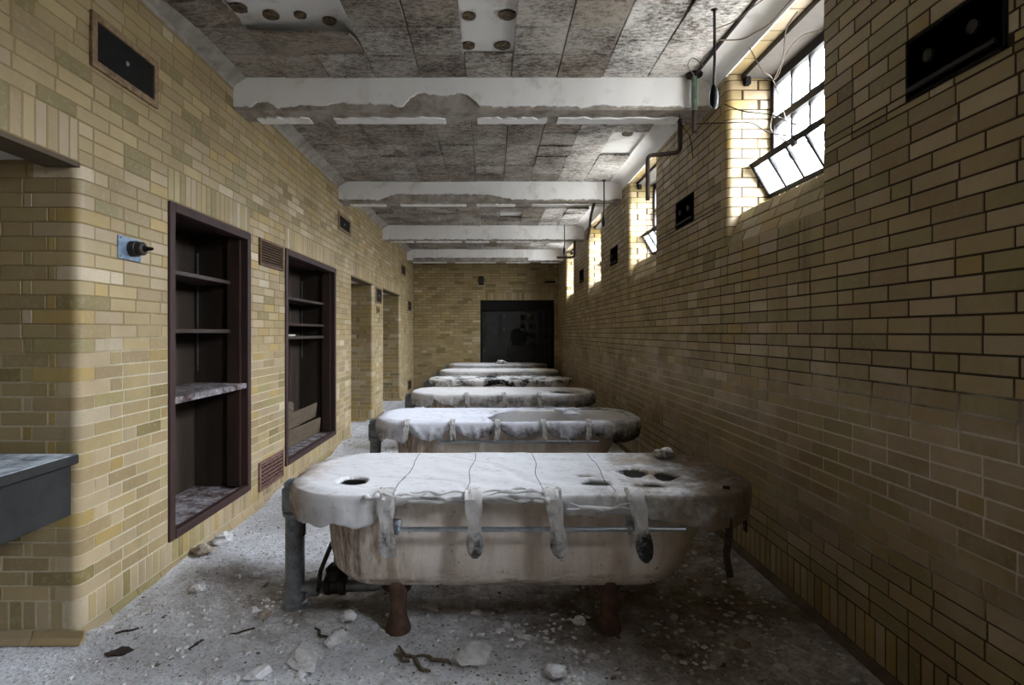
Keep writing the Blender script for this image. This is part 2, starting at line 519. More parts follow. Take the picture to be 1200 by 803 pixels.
class BrickSet:
    """collects bricks of one wall; the largest in the photograph become objects, the rest one mesh"""
    def __init__(s, wall, mat, seed, most=300):
        s.wall, s.mat, s.rg, s.most = wall, mat, random.Random(seed), most
        s.items = []                                        # (area, matrix, L, H, None) or corner: (area, None, verts, faces, col)
    def put(s, mtx, L, Hh):
        if L < 0.012 or Hh < 0.012:
            return
        cs = [project(mtx @ Vector(p)) for p in ((-L / 2, 0, -Hh / 2), (L / 2, 0, -Hh / 2), (L / 2, 0, Hh / 2), (-L / 2, 0, Hh / 2))]
        area = 0
        if all(cs):
            cx, cy = sum(c[0] for c in cs) / 4, sum(c[1] for c in cs) / 4
            if -30 < cx < 1230 and -20 < cy < 823:
                area = abs(sum(cs[i][0] * cs[(i + 1) % 4][1] - cs[(i + 1) % 4][0] * cs[i][1] for i in range(4))) / 2
        s.items.append((area, mtx, L, Hh, None))
    def face(s, origin, u, n, U, rows, cuts=(), rowcuts=None, lens=0.2127, joint=0.006, z=Vector((0, 0, 1))):
        """rows: (v0, v1, kind); cuts: (u0,u1,v0,v1) removed; rowcuts(i) -> [(u0,u1)]"""
        origin, u, n = Vector(origin), Vector(u), Vector(n)
        rot = Matrix((( u.x, -n.x, z.x), (u.y, -n.y, z.y), (u.z, -n.z, z.z))).to_4x4()
        for i, (v0, v1, kind) in enumerate(rows):
            pitch = 0.0605 if kind == 's' else lens
            off = (pitch / 2 if i % 2 else 0) + s.rg.uniform(-0.012, 0.012)
            if kind == 's': off = 0
            us = []
            x = U[0] - off
            while x < U[1]:
                L = pitch
                if kind != 's' and s.rg.random() < 0.07:
                    L = pitch / 2
                us.append((x, x + L)); x += L
            # split in v by cuts
            vb = sorted({v0, v1} | {c for q in cuts for c in q[2:4] if v0 + 0.012 < c < v1 - 0.012})
            for w0, w1 in zip(vb[:-1], vb[1:]):
                wm = (w0 + w1) / 2
                cc = [(q[0], q[1]) for q in cuts if q[2] <= wm <= q[3]]
                if rowcuts: cc += rowcuts(i)
                for a, b in us:
                    segs = [(max(a, U[0]), min(b, U[1]))]
                    for c0, c1 in cc:
                        ns = []
                        for p, q in segs:
                            if c1 <= p or c0 >= q: ns.append((p, q)); continue
                            if p < c0: ns.append((p, c0))
                            if c1 < q: ns.append((c1, q))
                        segs = ns
                    for p, q in segs:
                        L, Hh = q - p - joint, w1 - w0 - joint
                        if L < 0.015: continue
                        pos = origin + u * ((p + q) / 2) + z * wm - n * s.rg.uniform(0, 0.0018)
                        s.put(Matrix.Translation(pos) @ rot, L, Hh)
    def corner(s, cx, cy, d1, d2, rows, arms, zr, r=0.042, joint=0.006):
        """bullnose corner bricks; arms(i) -> (armA along d1, armB along d2)"""
        d1, d2 = Vector((*d1, 0)), Vector((*d2, 0))
        for i, (v0, v1, kind) in enumerate(rows):
            a, b = max(v0, zr[0]), min(v1, zr[1])
            if b - a < 0.02: continue
            A, B = arms(i)
            C = Vector((cx, cy, 0))
            def path(o, rr):
                pts = [C + d1 * (A - joint / 2) + d2 * o]
                cen = C + d1 * r + d2 * r
                for k in range(7):
                    t = k / 6 * PI / 2
                    pts.append(cen - d2 * (rr * math.cos(t)) - d1 * (rr * math.sin(t)))
                pts.append(C + d2 * (B - joint / 2) + d1 * o)
                return pts
            out, inn = path(0, r), path(0.013, r - 0.013)
            n = len(out)
            z0, z1 = a + joint / 2, b - joint / 2
            vs = [(p.x, p.y, z0) for p in out] + [(p.x, p.y, z1) for p in out] + [(p.x, p.y, z0) for p in inn] + [(p.x, p.y, z1) for p in inn]
            fs = []
            for k in range(n - 1):
                fs += [(k, k + 1, n + k + 1, n + k), (n + k, n + k + 1, 3 * n + k + 1, 3 * n + k), (k + 1, k, 2 * n + k, 2 * n + k + 1)]
            fs += [(0, n, 3 * n, 2 * n), (n - 1, 2 * n - 1 + 2 * n, 4 * n - 1, 2 * n - 1)]
            fs[-1] = (n - 1, 3 * n - 1, 4 * n - 1, 2 * n - 1)
            p0, p1 = project((cx, cy, z0)), project((cx, cy, z1))
            w = FPX * 0.15 / max(cy, 0.3)
            area = abs(p0[1] - p1[1]) * w if p0 and p1 and -30 < p0[0] < 1230 and -20 < p0[1] < 823 else 0
            s.items.append((area, None, vs, fs, pick_col(s.rg)))
    def finish(s, rest_name='brick_field'):
        s.items.sort(key=lambda q: -q[0])
        for area, mtx, L, Hh, c in s.items[:s.most]:
            if mtx is None:
                me = bpy.data.meshes.new('brick')
                me.from_pydata(L, [], Hh); me.update()
                me.materials.append(M[s.mat]); setcol(me, [c] * len(L))
                bm = bmesh.new(); bm.from_mesh(me); bmesh.ops.recalc_face_normals(bm, faces=bm.faces[:]); bm.to_mesh(me); bm.free()
                o = link('brick', me, None, s.wall)
                me.shade_smooth(); me.set_sharp_from_angle(angle=math.radians(40))
            else:
                o = link('brick', shared_brick(L, Hh, s.mat, s.rg), None, s.wall)
                o.matrix_local = mtx
        V, F, C = [], [], []
        for area, mtx, L, Hh, c in s.items[s.most:]:
            k = len(V)
            if mtx is None:
                vs, fs = L, Hh
            else:
                vs, fs = brick_geo(L, Hh)
                vs = [tuple(mtx @ Vector(p)) for p in vs]
                c = pick_col(s.rg)
            V += vs; F += [tuple(i + k for i in f) for f in fs]; C += [c] * len(vs)
        if V:
            me = bpy.data.meshes.new(rest_name)
            me.from_pydata(V, [], F); me.update(); setcol(me, C)
            o = link(rest_name, me, s.mat, s.wall)
            o['kind'] = 'stuff'

CH = (2.12 - 0.18) / 30
def rows_from(z0, z1, base=None, soldier=True):
    rows = []
    if soldier:
        rows.append((base, z0, 's'))
    z = z0
    while z < z1 - 0.005:
        rows.append((z, min(z + CH, z1), 'r')); z += CH
    return rows
REC = 0.003

# ================================================================== SETTING
# ---- left wall with openings: foreground alcove, two cabinets, two doorways
PIER = 2.458
CAB = [(3.14, 4.20), (4.915, 6.50)]
DOORS = [(7.235, 8.56), (9.37, 11.10)]
HD = 2.125
XA = -3.35                                       # back of the alcoves
mb = MB()
x1 = XL - REC
def solid(y0, y1, z0=0, z1=3.25, xa=XA - 0.1, xb=None):
    mb.box(xa, x1 if xb is None else xb, y0, y1, z0, z1)
solid(YF, -0.8)
mb.box(-1.97, x1, -0.8, PIER + REC, HD, 3.25)
mb.box(XA - 0.1, XA, -0.8, PIER, 0, 2.2)         # alcove back
mb.box(XA - 0.1, -1.98, -0.8, PIER + 0.02, 2.145, 2.25)
BN = 0.045
def solid_bn(y0, y1):
    arc_ = [(XL - 0.042 + 0.0385 * math.cos(q * PI / 12), y0 + 0.042 - 0.0385 * math.sin(q * PI / 12)) for q in range(7)]
    mb.prism([(XL - 0.06, y0 + 0.06), (x1, y0 + 0.06)] + arc_ + [(XL - 0.06, y0 + REC)], 0, HD, 'z')
    solid(y0 + BN, y1); mb.box(XA - 0.1, XL - BN, y0 + REC, y0 + BN, 0, 3.25); mb.box(XL - BN, x1, y0 + REC, y0 + BN, HD, 3.25)
solid_bn(PIER, CAB[0][0])
for a, b in CAB:
    solid(a, b, 0, 0.18); solid(a, b, 2.12, 3.25); solid(a, b, 0.18, 2.12, xb=-2.27)
solid(CAB[0][1], CAB[1][0])
solid(CAB[1][1], DOORS[0][0])
for a, b in DOORS:
    mb.box(-1.97, x1, a, b, HD - 0.01, 3.25)
    mb.box(XA - 0.1, XA, a, b, 0, 2.2)
    mb.box(XA - 0.1, -1.97, a, b + 0.01, HD + 0.01, 2.25)
solid_bn(DOORS[0][1], DOORS[1][0]); solid_bn(DOORS[1][1], YB + 0.1)
wl = mb.build('wall_left', 'mortar_l')
tag(wl, 'yellow glazed brick wall with built-in cabinets and doorways', 'wall', kind='structure')
# white soffits and lintels of the openings
sb = MB()
sb.box(XA, -1.975, -0.8, PIER, 2.137, 2.144)
for a, b in DOORS:
    sb.box(XA, -1.97, a, b, HD + 0.002, HD + 0.009)
sb.build('soffit', 'white_paint', wl)
for a, b in [(-0.8, PIER)] + DOORS:
    MB().box(-1.975, XL + 0.004, a, b + 0.004, HD - 0.022, HD - 0.011 if b > 3 else HD - 0.001).build('lintel', 'lintel', wl)

ROWS = rows_from(0.18, 3.125, 0.05)
BL = BrickSet(wl, 'brick_l', 5)
cuts = [(-0.8, PIER, -1, HD)]
cuts += [(a, b, -1 if False else 0.18, 2.12) for a, b in CAB] + [(a, b, -1, HD) for a, b in DOORS]
heads = [(-0.8, PIER)] + CAB + DOORS
cuts += [(a, b, HD - 0.004, 2.12 + 3 * CH) for a, b in heads]
arm = lambda i: (0.0605, 0.0605) if i == 0 else ((0.205, 0.10) if i % 2 else (0.10, 0.205))
cor_y = [PIER, DOORS[0][1], DOORS[1][1]]
BL.face((XL, 0, 0), (0, 1, 0), (1, 0, 0), (YF, YB), ROWS, cuts, rowcuts=lambda i: [(c, c + arm(i)[0]) for c in cor_y] if ROWS[i][1] <= HD + 0.02 else [])
for a, b in heads:
    BL.face((XL, 0, 0), (0, 1, 0), (1, 0, 0), (a, b), [(2.127, 2.12 + 3 * CH, 's')])
for c in cor_y:                                  # faces that look towards the camera
    BL.corner(XL, c, (0, 1), (-1, 0), ROWS, arm, (0.05, HD))
    BL.face((0, c, 0), (1, 0, 0), (0, -1, 0), (XA, XL), [r for r in ROWS if r[0] < HD - 0.01], [(-9, 9, HD, 9)], rowcuts=lambda i: [(XL - arm(i)[1], 0)])
BL.finish()
# cove base tiles
bl = MB()
def base_prof(x, s, h=0.05):
    return [(x, 0), (x + s * 0.035, 0), (x + s * 0.03, 0.008), (x + s * 0.012, 0.022), (x + s * 0.004, h), (x, h)]
segs = [(PIER, 7.235), (DOORS[0][1], DOORS[1][0]), (DOORS[1][1], YB)]
for a, b in segs:
    bl.prism(base_prof(XL - 0.004, 1, 0.047), a, b)
bo = bl.build('baseboard_left', 'mortar_l')
tag(bo, 'yellow glazed cove tiles along the foot of the cabinet wall', 'baseboard', kind='structure')
rg = random.Random(3)
tl = {}
def base_tile(x, s, y, L, mat, parent):
    key = (round(L, 3), s, rg.randrange(5), mat)
    if key not in tl:
        m = MB().prism(base_prof(0, s), -L / 2 + 0.003, L / 2 - 0.003)
        me = m.mesh('tile'); me.materials.append(M[mat]); setcol(me, [pick_col(rg)] * len(me.vertices))
        tl[key] = me
    o = link('tile', tl[key], None, parent); o.location = (x, y, 0)
for a, b in segs:
    n = max(1, round((b - a) / 0.2)); L = (b - a) / n
    for k in range(n):
        base_tile(XL, 1, a + L * (k + 0.5), L, 'brick_l', bo)
pb = MB()                                         # cove tiles on the pier faces
for c in cor_y:
    n = 5
    for k in range(n):
        x0 = XL - 0.2 * k - 0.003; xx = x0 - 0.194
        prof = [(c + 0.004, 0), (c - 0.035, 0), (c - 0.03, 0.008), (c - 0.012, 0.022), (c - 0.004, 0.05), (c + 0.004, 0.05)]
        m = MB().prism(prof, xx, x0 + (0.03 if k == 0 else 0), 'x')
        me = m.mesh('tile'); setcol(me, [pick_col(rg)] * len(me.vertices))
        link('tile', me, 'brick_l', bo)

# ---- right wall with the row of windows
mb = MB()
xr = XR + REC
XO = 1.95
mb.box(xr, XO, YF, YB + 0.1, 0, SILL - 0.004)
edges = [YF]
for f in WIN_FAR:
    edges += [f - WIN_W, f]
edges.append(YB + 0.1)
for k in range(0, len(edges), 2):
    e0 = edges[k]
    if k:
        mb.box(XR + 0.045, XO, e0 + REC, e0 + 0.045, SILL, 3.25)
        arc_ = [(XR + 0.042 - 0.0385 * math.cos(q * PI / 12), e0 + 0.042 - 0.0385 * math.sin(q * PI / 12)) for q in range(7)]
        mb.prism([(XR + 0.06, e0 + 0.06), (xr, e0 + 0.06)] + arc_ + [(XR + 0.06, e0 + REC)], SILL, HEAD, 'z')
        e0 += 0.045
    mb.box(xr, XO, e0, edges[k + 1] - (REC if k + 2 < len(edges) else 0), SILL, 3.25)
mb.box(xr, XO, YF, YB + 0.1, HEAD, 3.25)
for f in WIN_FAR:                                 # sloping sills
    mb.prism([(xr + 0.008, SILL - 0.02), (XO, SILL - 0.02), (XO, 2.255), (1.853, 2.243), (1.664, 2.152), (xr + 0.010, SILL)], f - WIN_W, f + 0.01)
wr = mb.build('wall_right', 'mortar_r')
tag(wr, 'shadowed glazed brick wall with a row of high windows', 'wall', kind='structure')
ROWR = rows_from(0.20, 3.09, 0.03)
BR = BrickSet(wr, 'brick_r', 8)
ry = lambda y: -y                                 # u runs towards -Y on this wall
cutr = [(-f, -(f - WIN_W), SILL, HEAD) for f in WIN_FAR]
VR = [(1.68, 2.085), (4.28, 4.69), (6.87, 7.27), (9.40, 9.80)]
cutr += [(-b, -a, 2.235, 2.46) for a, b in VR]
armr = lambda i: (0.205, 0.10) if i % 2 else (0.10, 0.205)
BR.face((XR, 0, 0), (0, -1, 0), (-1, 0, 0), (-YB, -YF), ROWR, cutr,
        rowcuts=lambda i: [(-f - armr(i)[0], -f) for f in WIN_FAR] if SILL - 0.03 < ROWR[i][0] < HEAD and ROWR[i][1] < HEAD + 0.02 else [])
for f in WIN_FAR:
    rws = [r if r[0] > SILL - 0.03 and r[1] < HEAD + 0.02 else (r[0], r[0], 'r') for r in ROWR]
    BR.corner(XR, f, (0, 1), (1, 0), rws, armr, (SILL - 0.03, HEAD))
    # far jamb, facing the camera
    BR.face((0, f, 0), (1, 0, 0), (0, -1, 0), (XR, 1.90), [r for r in ROWR], [(-9, 9, -1, SILL), (-9, 9, HEAD, 9)],
            rowcuts=lambda i: [(0, XR + armr(i)[1])])
    # near jamb, facing away
    BR.face((0, f - WIN_W, 0), (-1, 0, 0), (0, 1, 0), (-1.90, -XR), [r for r in ROWR], [(-9, 9, -1, SILL), (-9, 9, HEAD, 9)])
    # sloping sill courses
    d = Vector((1.653 - 1.562, 0, 2.163 - 1.944)); ln = d.length; d.normalize()
    nn = Vector((-d.z, 0, d.x))
    BR.face((1.562, 0, 1.944), (0, -1, 0), nn, (-f, -(f - WIN_W)), [(k * ln / 3, (k + 1) * ln / 3, 'r') for k in range(3)], z=d)
    d = Vector((1.85 - 1.655, 0, 2.253 - 2.163)); ln = d.length; d.normalize()
    nn = Vector((-d.z, 0, d.x))
    BR.face((1.655, 0, 2.166), (0, -1, 0), nn, (-f, -(f - WIN_W)), [(0, ln, 's')], z=d)
    # brick soffit strip and the grey head behind it
    BR.face((1.565, 0, HEAD - 0.004), (0, -1, 0), (0, 0, -1), (-f, -(f - WIN_W)), [(0, 0.098, 'r')], z=Vector((1, 0, 0)))
    MB().box(1.668, XO, f - WIN_W, f, HEAD - 0.03, HEAD + 0.01).build('window_head', 'headgrey', wr)
BR.finish()
br = MB().prism(base_prof(XR + 0.004, -1, 0.03), YF, YB).build('baseboard_right', 'base_dirt')
tag(br, 'dusty cove strip along the foot of the window wall', 'baseboard', kind='structure')

# ---- far wall with the dark door
DX0, DX1, DZ = -0.26, 1.47, 2.13
mb = MB()
yb = YB + REC
mb.box(XL - 0.2, DX0, yb, YB + 0.3, 0, 3.25)
mb.box(DX1, XR + 0.3, yb, YB + 0.3, 0, 3.25)
mb.box(DX0, DX1, yb, YB + 0.3, DZ, 3.25)
wb = mb.build('wall_back', 'mortar_f')
tag(wb, 'far yellow brick wall with the dark door', 'wall', kind='structure')
BB = BrickSet(wb, 'brick_l', 21)
BB.face((0, YB, 0), (1, 0, 0), (0, -1, 0), (XL, XR), ROWS, [(DX0, DX1, -1, DZ), (DX0, DX1, DZ - 0.004, 2.12 + 3 * CH)])
BB.face((0, YB, 0), (1, 0, 0), (0, -1, 0), (DX0, DX1), [(2.135, 2.12 + 3 * CH, 's')])
BB.finish()
wf = MB().box(XA, XO, YF - 0.2, YF, 0, 3.25).build('wall_front', 'mortar_l')
tag(wf, 'brick end wall behind the viewer', 'wall', kind='structure')

dr = empty('door_1', (0, 0, 0))
tag(dr, 'dark wide sliding door with a ragged hole in the far wall', 'door', kind='structure')
dm = MB()
NX, NZ = 44, 52
hole = lambda x, z: ((x - 0.63) / 0.23) ** 2 + ((z - 1.27) / 0.20) ** 2 + 0.7 * mnoise.noise(Vector((x * 9, z * 9, 2)))
for i in range(NX):
    for k in range(NZ):
        xa, xb = DX0 + (DX1 - DX0) * i / NX, DX0 + (DX1 - DX0) * (i + 1) / NX
        za, zb = 1.9 * k / NZ, 1.9 * (k + 1) / NZ
        if hole((xa + xb) / 2, (za + zb) / 2) < 0.9: continue
        dm.add([(xa, YB + 0.12, za), (xb, YB + 0.12, za), (xb, YB + 0.12, zb), (xa, YB + 0.12, zb)], [(0, 1, 2, 3)])
do = dm.build('door_panel', 'door', dr)
bm = bmesh.new(); bm.from_mesh(do.data); bmesh.ops.remove_doubles(bm, verts=bm.verts[:], dist=1e-4); bm.to_mesh(do.data); bm.free()
sm = do.modifiers.new('thickness', 'SOLIDIFY'); sm.thickness = 0.04
MB().box(DX0, DX1, YB + 0.22, YB + 0.28, 0, DZ).build('back_panel', 'void', dr)  # black sheet standing in for the darkness behind the hole
MB().box(DX0, DX1, YB + 0.02, YB + 0.2, 1.90, DZ).build('header_track', 'black_metal', dr)
MB().box(DX0, DX0 + 0.05, YB - 0.005, YB + 0.2, 0, 1.9).build('door_frame', 'black_metal', dr)
MB().box(DX1 - 0.08, DX1, YB - 0.005, YB + 0.2, 0, 1.9).build('door_frame', 'black_metal', dr)
for (x, z, w, h) in ((0.855, 1.72, 0.03, 0.09), (0.90, 1.73, 0.02, 0.07), (0.28, 1.72, 0.05, 0.05), (0.27, 1.42, 0.05, 0.04), (-0.2, 0.93, 0.05, 0.03)):
    MB().box(x, x + w, YB + 0.07, YB + 0.079, z, z + h).build('scrap', 'grille', dr)

# ---- floor
fm_v, fm_f, dirt = [], [], []
xs = [XA + 0.04 * k for k in range(int((XR + 0.05 - XA) / 0.04) + 1)]
ys = [];  y = YF
while y < YB + 0.3:
    ys.append(y); y += 0.035 if 1.6 < y < 6 else 0.09
def floor_h(x, y):
    p = Vector((x, y, 0))
    h = 0.014 * mnoise.fractal(p * 2.3, 0.9, 2.1, 4) + 0.006 * mnoise.noise(p * 17)
    dl = x - XL
    if dl > -0.1 and y > PIER:
        h += 0.05 * max(0, 1 - dl / 0.5) ** 2 * max(0, mnoise.noise(Vector((3, y * 1.1, 0))) + 0.35)
    pl = math.exp(-(((x + 1.55) / 0.2) ** 2 + ((y - 3.25) / 0.35) ** 2))
    h += 0.045 * pl
    return max(h, -0.012)
for yy in ys:
    for xx in xs:
        fm_v.append((xx, yy, floor_h(xx, yy)))
        dirt_shade = math.exp(-(((xx + 1.05) / 0.55) ** 2 + ((yy - 2.95) / 0.35) ** 2)) * 0.55
        dirt_shade += 0.75 * min(1, max(0, (xx + 0.1) / 0.9)) * (0.8 + 0.5 * mnoise.noise(Vector((xx * 1.5, yy * 1.5, 0))))
        dirt_shade += 0.5 * math.exp(-(((xx - 0.05) / 1.1) ** 2 + ((yy - 2.75) / 0.4) ** 2))  # shade beneath the nearest tub, painted into the dirt mask
        dirt.append(dirt_shade)
nx = len(xs)
for j in range(len(ys) - 1):
    for i in range(nx - 1):
        fm_f.append((j * nx + i, j * nx + i + 1, (j + 1) * nx + i + 1, (j + 1) * nx + i))
me = bpy.data.meshes.new('floor'); me.from_pydata(fm_v, [], fm_f); me.update()
at = me.attributes.new('dirt', 'FLOAT', 'POINT'); at.data.foreach_set('value', dirt)
fl = link('floor', me, 'floor', smooth=True)
tag(fl, 'dust and rubble covered floor between the walls', 'floor', kind='structure')

# ---- ceiling slab, boards, beams, coves
BEAMS = [(3.93, 4.18), (6.63, 6.88), (9.33, 9.58), (12.02, 12.27)]
BEAM0 = (1.23, 1.48)
ce = MB().box(XA, XO, YF - 0.2, YB + 0.3, 3.204, 3.32).build('ceiling', 'substrate')
tag(ce, 'ceiling of stained square boards with some missing', 'ceiling', kind='structure')
bays = [(-1.2, 1.23), (1.48, 3.93), (4.18, 6.63), (6.88, 9.33), (9.58, 12.02), (12.27, YB)]
xj = [XL + 0.085] + [1.42 - 0.32 * k for k in range(9, -1, -1)]
missing = set()
rgt = random.Random(17)
tile_cache = {}
def tile_mesh(w, d, paler, var):
    key = (round(w, 3), round(d, 3), paler, var)
    if key in tile_cache: return tile_cache[key]
    m = MB().box(-w / 2, w / 2, -d / 2, d / 2, 0, 0.02, ch=0.003)
    me = m.mesh('board'); me.materials.append(M['tile'])
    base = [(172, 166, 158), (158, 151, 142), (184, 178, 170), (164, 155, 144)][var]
    if paler: base = [(214, 211, 206), (204, 201, 195), (220, 217, 212), (210, 205, 199)][var]  # lighter base tone for the right-hand columns
    setcol(me, [lin(base)] * len(me.vertices))
    tile_cache[key] = me
    return me
def curl_board(w, d, loc, droop, rot):
    N = 8; vs, fs = [], []
    for s_ in (0, 1):
        for j in range(N + 1):
            for i in range(N + 1):
                u, v = i / N - 0.5, j / N
                z = -droop * (v ** 1.8) * (1 + 0.5 * u) + 0.014 * s_ + 0.01 * math.sin(u * 6)
                vs.append((u * w, -v * d, z))
    n1 = (N + 1) ** 2
    for j in range(N):
        for i in range(N):
            a = j * (N + 1) + i
            fs += [(a, a + 1, a + N + 2, a + N + 1), (n1 + a, n1 + a + N + 1, n1 + a + N + 2, n1 + a + 1)]
    for i in range(N):
        a = N * (N + 1) + i; fs.append((a, a + 1, n1 + a + 1, n1 + a))
        a = i; fs.append((a + 1, a, n1 + a, n1 + a + 1))
        a = i * (N + 1); fs.append((a, a + N + 1, n1 + a + N + 1, n1 + a))
        a = i * (N + 1) + N; fs.append((a + N + 1, a, n1 + a, n1 + a + N + 1))
    m = MB().add(vs, fs); me = m.mesh('board'); setcol(me, [lin((150, 140, 128))] * len(me.vertices))
    o = link('board', me, 'tile', ce); o.location = loc; o.rotation_euler = rot
    return o
for bi, (b0, b1) in enumerate(bays):
    y1_ = b1
    row = 0
    while y1_ > b0 + 0.03:
        y0_ = max(b0, y1_ - 0.325)
        for k in range(len(xj) - 1):
            xa, xb = xj[k], xj[k + 1]
            xm, ym = (xa + xb) / 2, (y0_ + y1_) / 2
            gone = False
            if bi == 1:
                if -0.18 < xm < 0.14 and ym < 3.6: gone = True
                if xm < -0.80 and 2.9 < ym < 3.28: gone = True
                if -1.5 < xm < -0.82 and 3.27 < ym < 3.6: gone = True
            if bi == 2 and xm > 1.1 and 4.85 < ym < 5.6: gone = True
            if bi == 3 and ((xm > 1.1 and 7.7 < ym < 8.1) or (0.14 < xm < 0.46 and 8.3 < ym < 8.6)): gone = True
            if ym < 1.4 and False: gone = True
            if gone: continue
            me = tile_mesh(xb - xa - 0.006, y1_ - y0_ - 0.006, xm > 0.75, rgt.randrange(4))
            o = link('board', me, None, ce)
            dz = rgt.choice([0, 0, 0, -0.003, -0.006])
            o.location = (xm, ym, ZC + dz)
            o.rotation_euler = (rgt.uniform(-1, 1) * 0.012, rgt.uniform(-1, 1) * 0.010, rgt.uniform(-1, 1) * 0.008)
            if rgt.random() < 0.10:
                o.rotation_euler[0] = rgt.uniform(0.02, 0.06); o.location.z -= 0.012
        y1_ -= 0.325
        row += 1
curl_board(0.63, 0.34, (-1.14, 3.60, ZC + 0.004), 0.05, (0, 0.02, -0.03))
curl_board(0.30, 0.30, (-1.62, 3.28, ZC + 0.006), 0.03, (0.0, -0.06, 0.05))
for (x, y, r) in ((-1.42, 3.12, 0.047), (-1.27, 3.19, 0.047), (-1.10, 3.19, 0.035), (-0.95, 3.25, 0.04), (-0.15, 3.53, 0.045), (0.07, 3.53, 0.05), (-0.13, 3.2, 0.04), (0.09, 3.19, 0.05), (1.25, 5.1, 0.05)):
    N = 14
    poly = [(x + r * math.cos(2 * PI * k / N) * (1 + 0.15 * mnoise.noise(Vector((k * 1.7, x * 9, y)))), y + r * math.sin(2 * PI * k / N) * (1 + 0.15 * mnoise.noise(Vector((k * 2.3, y * 5, x))))) for k in range(N)]
    MB().prism(poly, 3.192, 3.206, 'z').build('glue_daub', 'daub', ce)

def beam(idx, y0, y1, zb, edge):
    name = 'trim_%d' % idx
    core = MB().box(XL, XR, y0 + 0.02, y1, zb, 3.25).build(name, 'plaster_grey')
    # plaster face with a broken lower edge
    N = 260
    vs, fs = [], []
    for i in range(N + 1):
        x = XL + (XR - XL) * i / N
        e = edge(x) + 0.016 * mnoise.noise(Vector((x * 7, idx * 3, 0))) + 0.012 * mnoise.noise(Vector((x * 26, idx, 4))) + 0.006 * mnoise.noise(Vector((x * 70, idx, 8)))
        bulge = 0.006 * mnoise.noise(Vector((x * 5, idx, 1)))
        zt = 3.19
        for j in range(7):
            z = e + (zt - e) * j / 6
            vs.append((x, y0 - bulge + 0.004 * mnoise.noise(Vector((x * 12, z * 12, idx))), z))
        vs.append((x, y0 + 0.022, e)); vs.append((x, y0 + 0.022, zt))
    m = 9
    for i in range(N):
        a, b = i * m, (i + 1) * m
        for j in range(6):
            fs.append((a + j, b + j, b + j + 1, a + j + 1))
        fs.append((a, a + 7, b + 7, b))
        fs.append((a + 6, b + 6, b + 8, a + 8))
        fs.append((a + 7, a + 8, b + 8, b + 7))
    MB().add(vs, fs).build('plaster_face', 'plaster', core, smooth=True)
    # remnants of skim coat along the underside
    rgb = random.Random(idx * 7)
    x = XL + 0.1
    while x < XR - 0.2:
        L = rgb.uniform(0.3, 1.1)
        xe = min(x + L, XR - 0.03)
        n = 14
        f0 = [(x + (xe - x) * k / n, y0 + 0.15 + 0.05 * mnoise.noise(Vector((x + k * 0.7, 0, idx)))) for k in range(n + 1)]
        f1 = [(x + (xe - x) * k / n, y1 + 0.004 - 0.02 * max(0, mnoise.noise(Vector((x + k * 0.9, 5, idx))))) for k in range(n, -1, -1)]
        MB().prism(f0 + f1, zb - 0.012, zb + 0.006, 'z').build('skim_coat', 'plaster', core)
        x = xe + rgb.uniform(0.02, 0.25)
    tag(core, ['plastered ceiling beam over the viewer', 'nearest plastered ceiling beam in view with crumbling lower edge', 'second plastered ceiling beam in view',
         'third plastered ceiling beam in view', 'farthest plastered ceiling beam by the end wall'][idx - 1], 'beam', kind='structure')
    return core
def e1(x):
    e = 2.978
    e += 0.085 * max(0, 1 - abs((x + 0.36) / 0.27) ** 6)
    e += 0.03 * max(0, 1 - abs((x + 1.62) / 0.09) ** 2)
    e += 0.02 * max(0, 1 - abs((x + 1.0) / 0.4) ** 2)
    return e
def e2(x):
    return 2.965 + 0.065 * max(0, min(1, (x + 1.35) / 0.2)) * max(0, min(1, (0.25 - x) / 0.3))
beam(1, BEAM0[0], BEAM0[1], 2.955, lambda x: 2.97)
beam(2, BEAMS[0][0], BEAMS[0][1], 2.955, e1)
beam(3, BEAMS[1][0], BEAMS[1][1], 2.945, e2)
beam(4, BEAMS[2][0], BEAMS[2][1], 2.935, lambda x: 2.945)
beam(5, BEAMS[3][0], BEAMS[3][1], 2.92, lambda x: 3.0 if -1.7 < x < 0.8 else 2.94)
allb = [(YF, YF)] + [BEAM0] + BEAMS + [(YB, YB)]
cl, cr = MB(), MB()
for k in range(len(allb) - 1):
    a, b = allb[k][1], allb[k + 1][0] + 0.02
    cl.prism([(XL - 0.01, 3.10), (XL + 0.004, 3.10), (XL + 0.012, 3.122), (XL + 0.09, 3.172), (XL + 0.095, 3.21), (XL - 0.01, 3.21)], a, b)
    arc = [(1.41 + 0.15 * math.sin(t), 3.178 - 0.10 * (1 - math.cos(t))) for t in [PI / 2 * q / 8 for q in range(9)]]
    cr.prism([(1.41, 3.21)] + arc + [(XR + 0.01, 3.078), (XR + 0.01, 3.21)], a, b)
tag(cl.build('trim_6', 'cove'), 'grey plaster cove above the cabinet wall', 'cove', kind='structure')
tag(cr.build('trim_7', 'plaster', smooth=True), 'rounded white plaster cove above the window wall', 'cove', kind='structure')

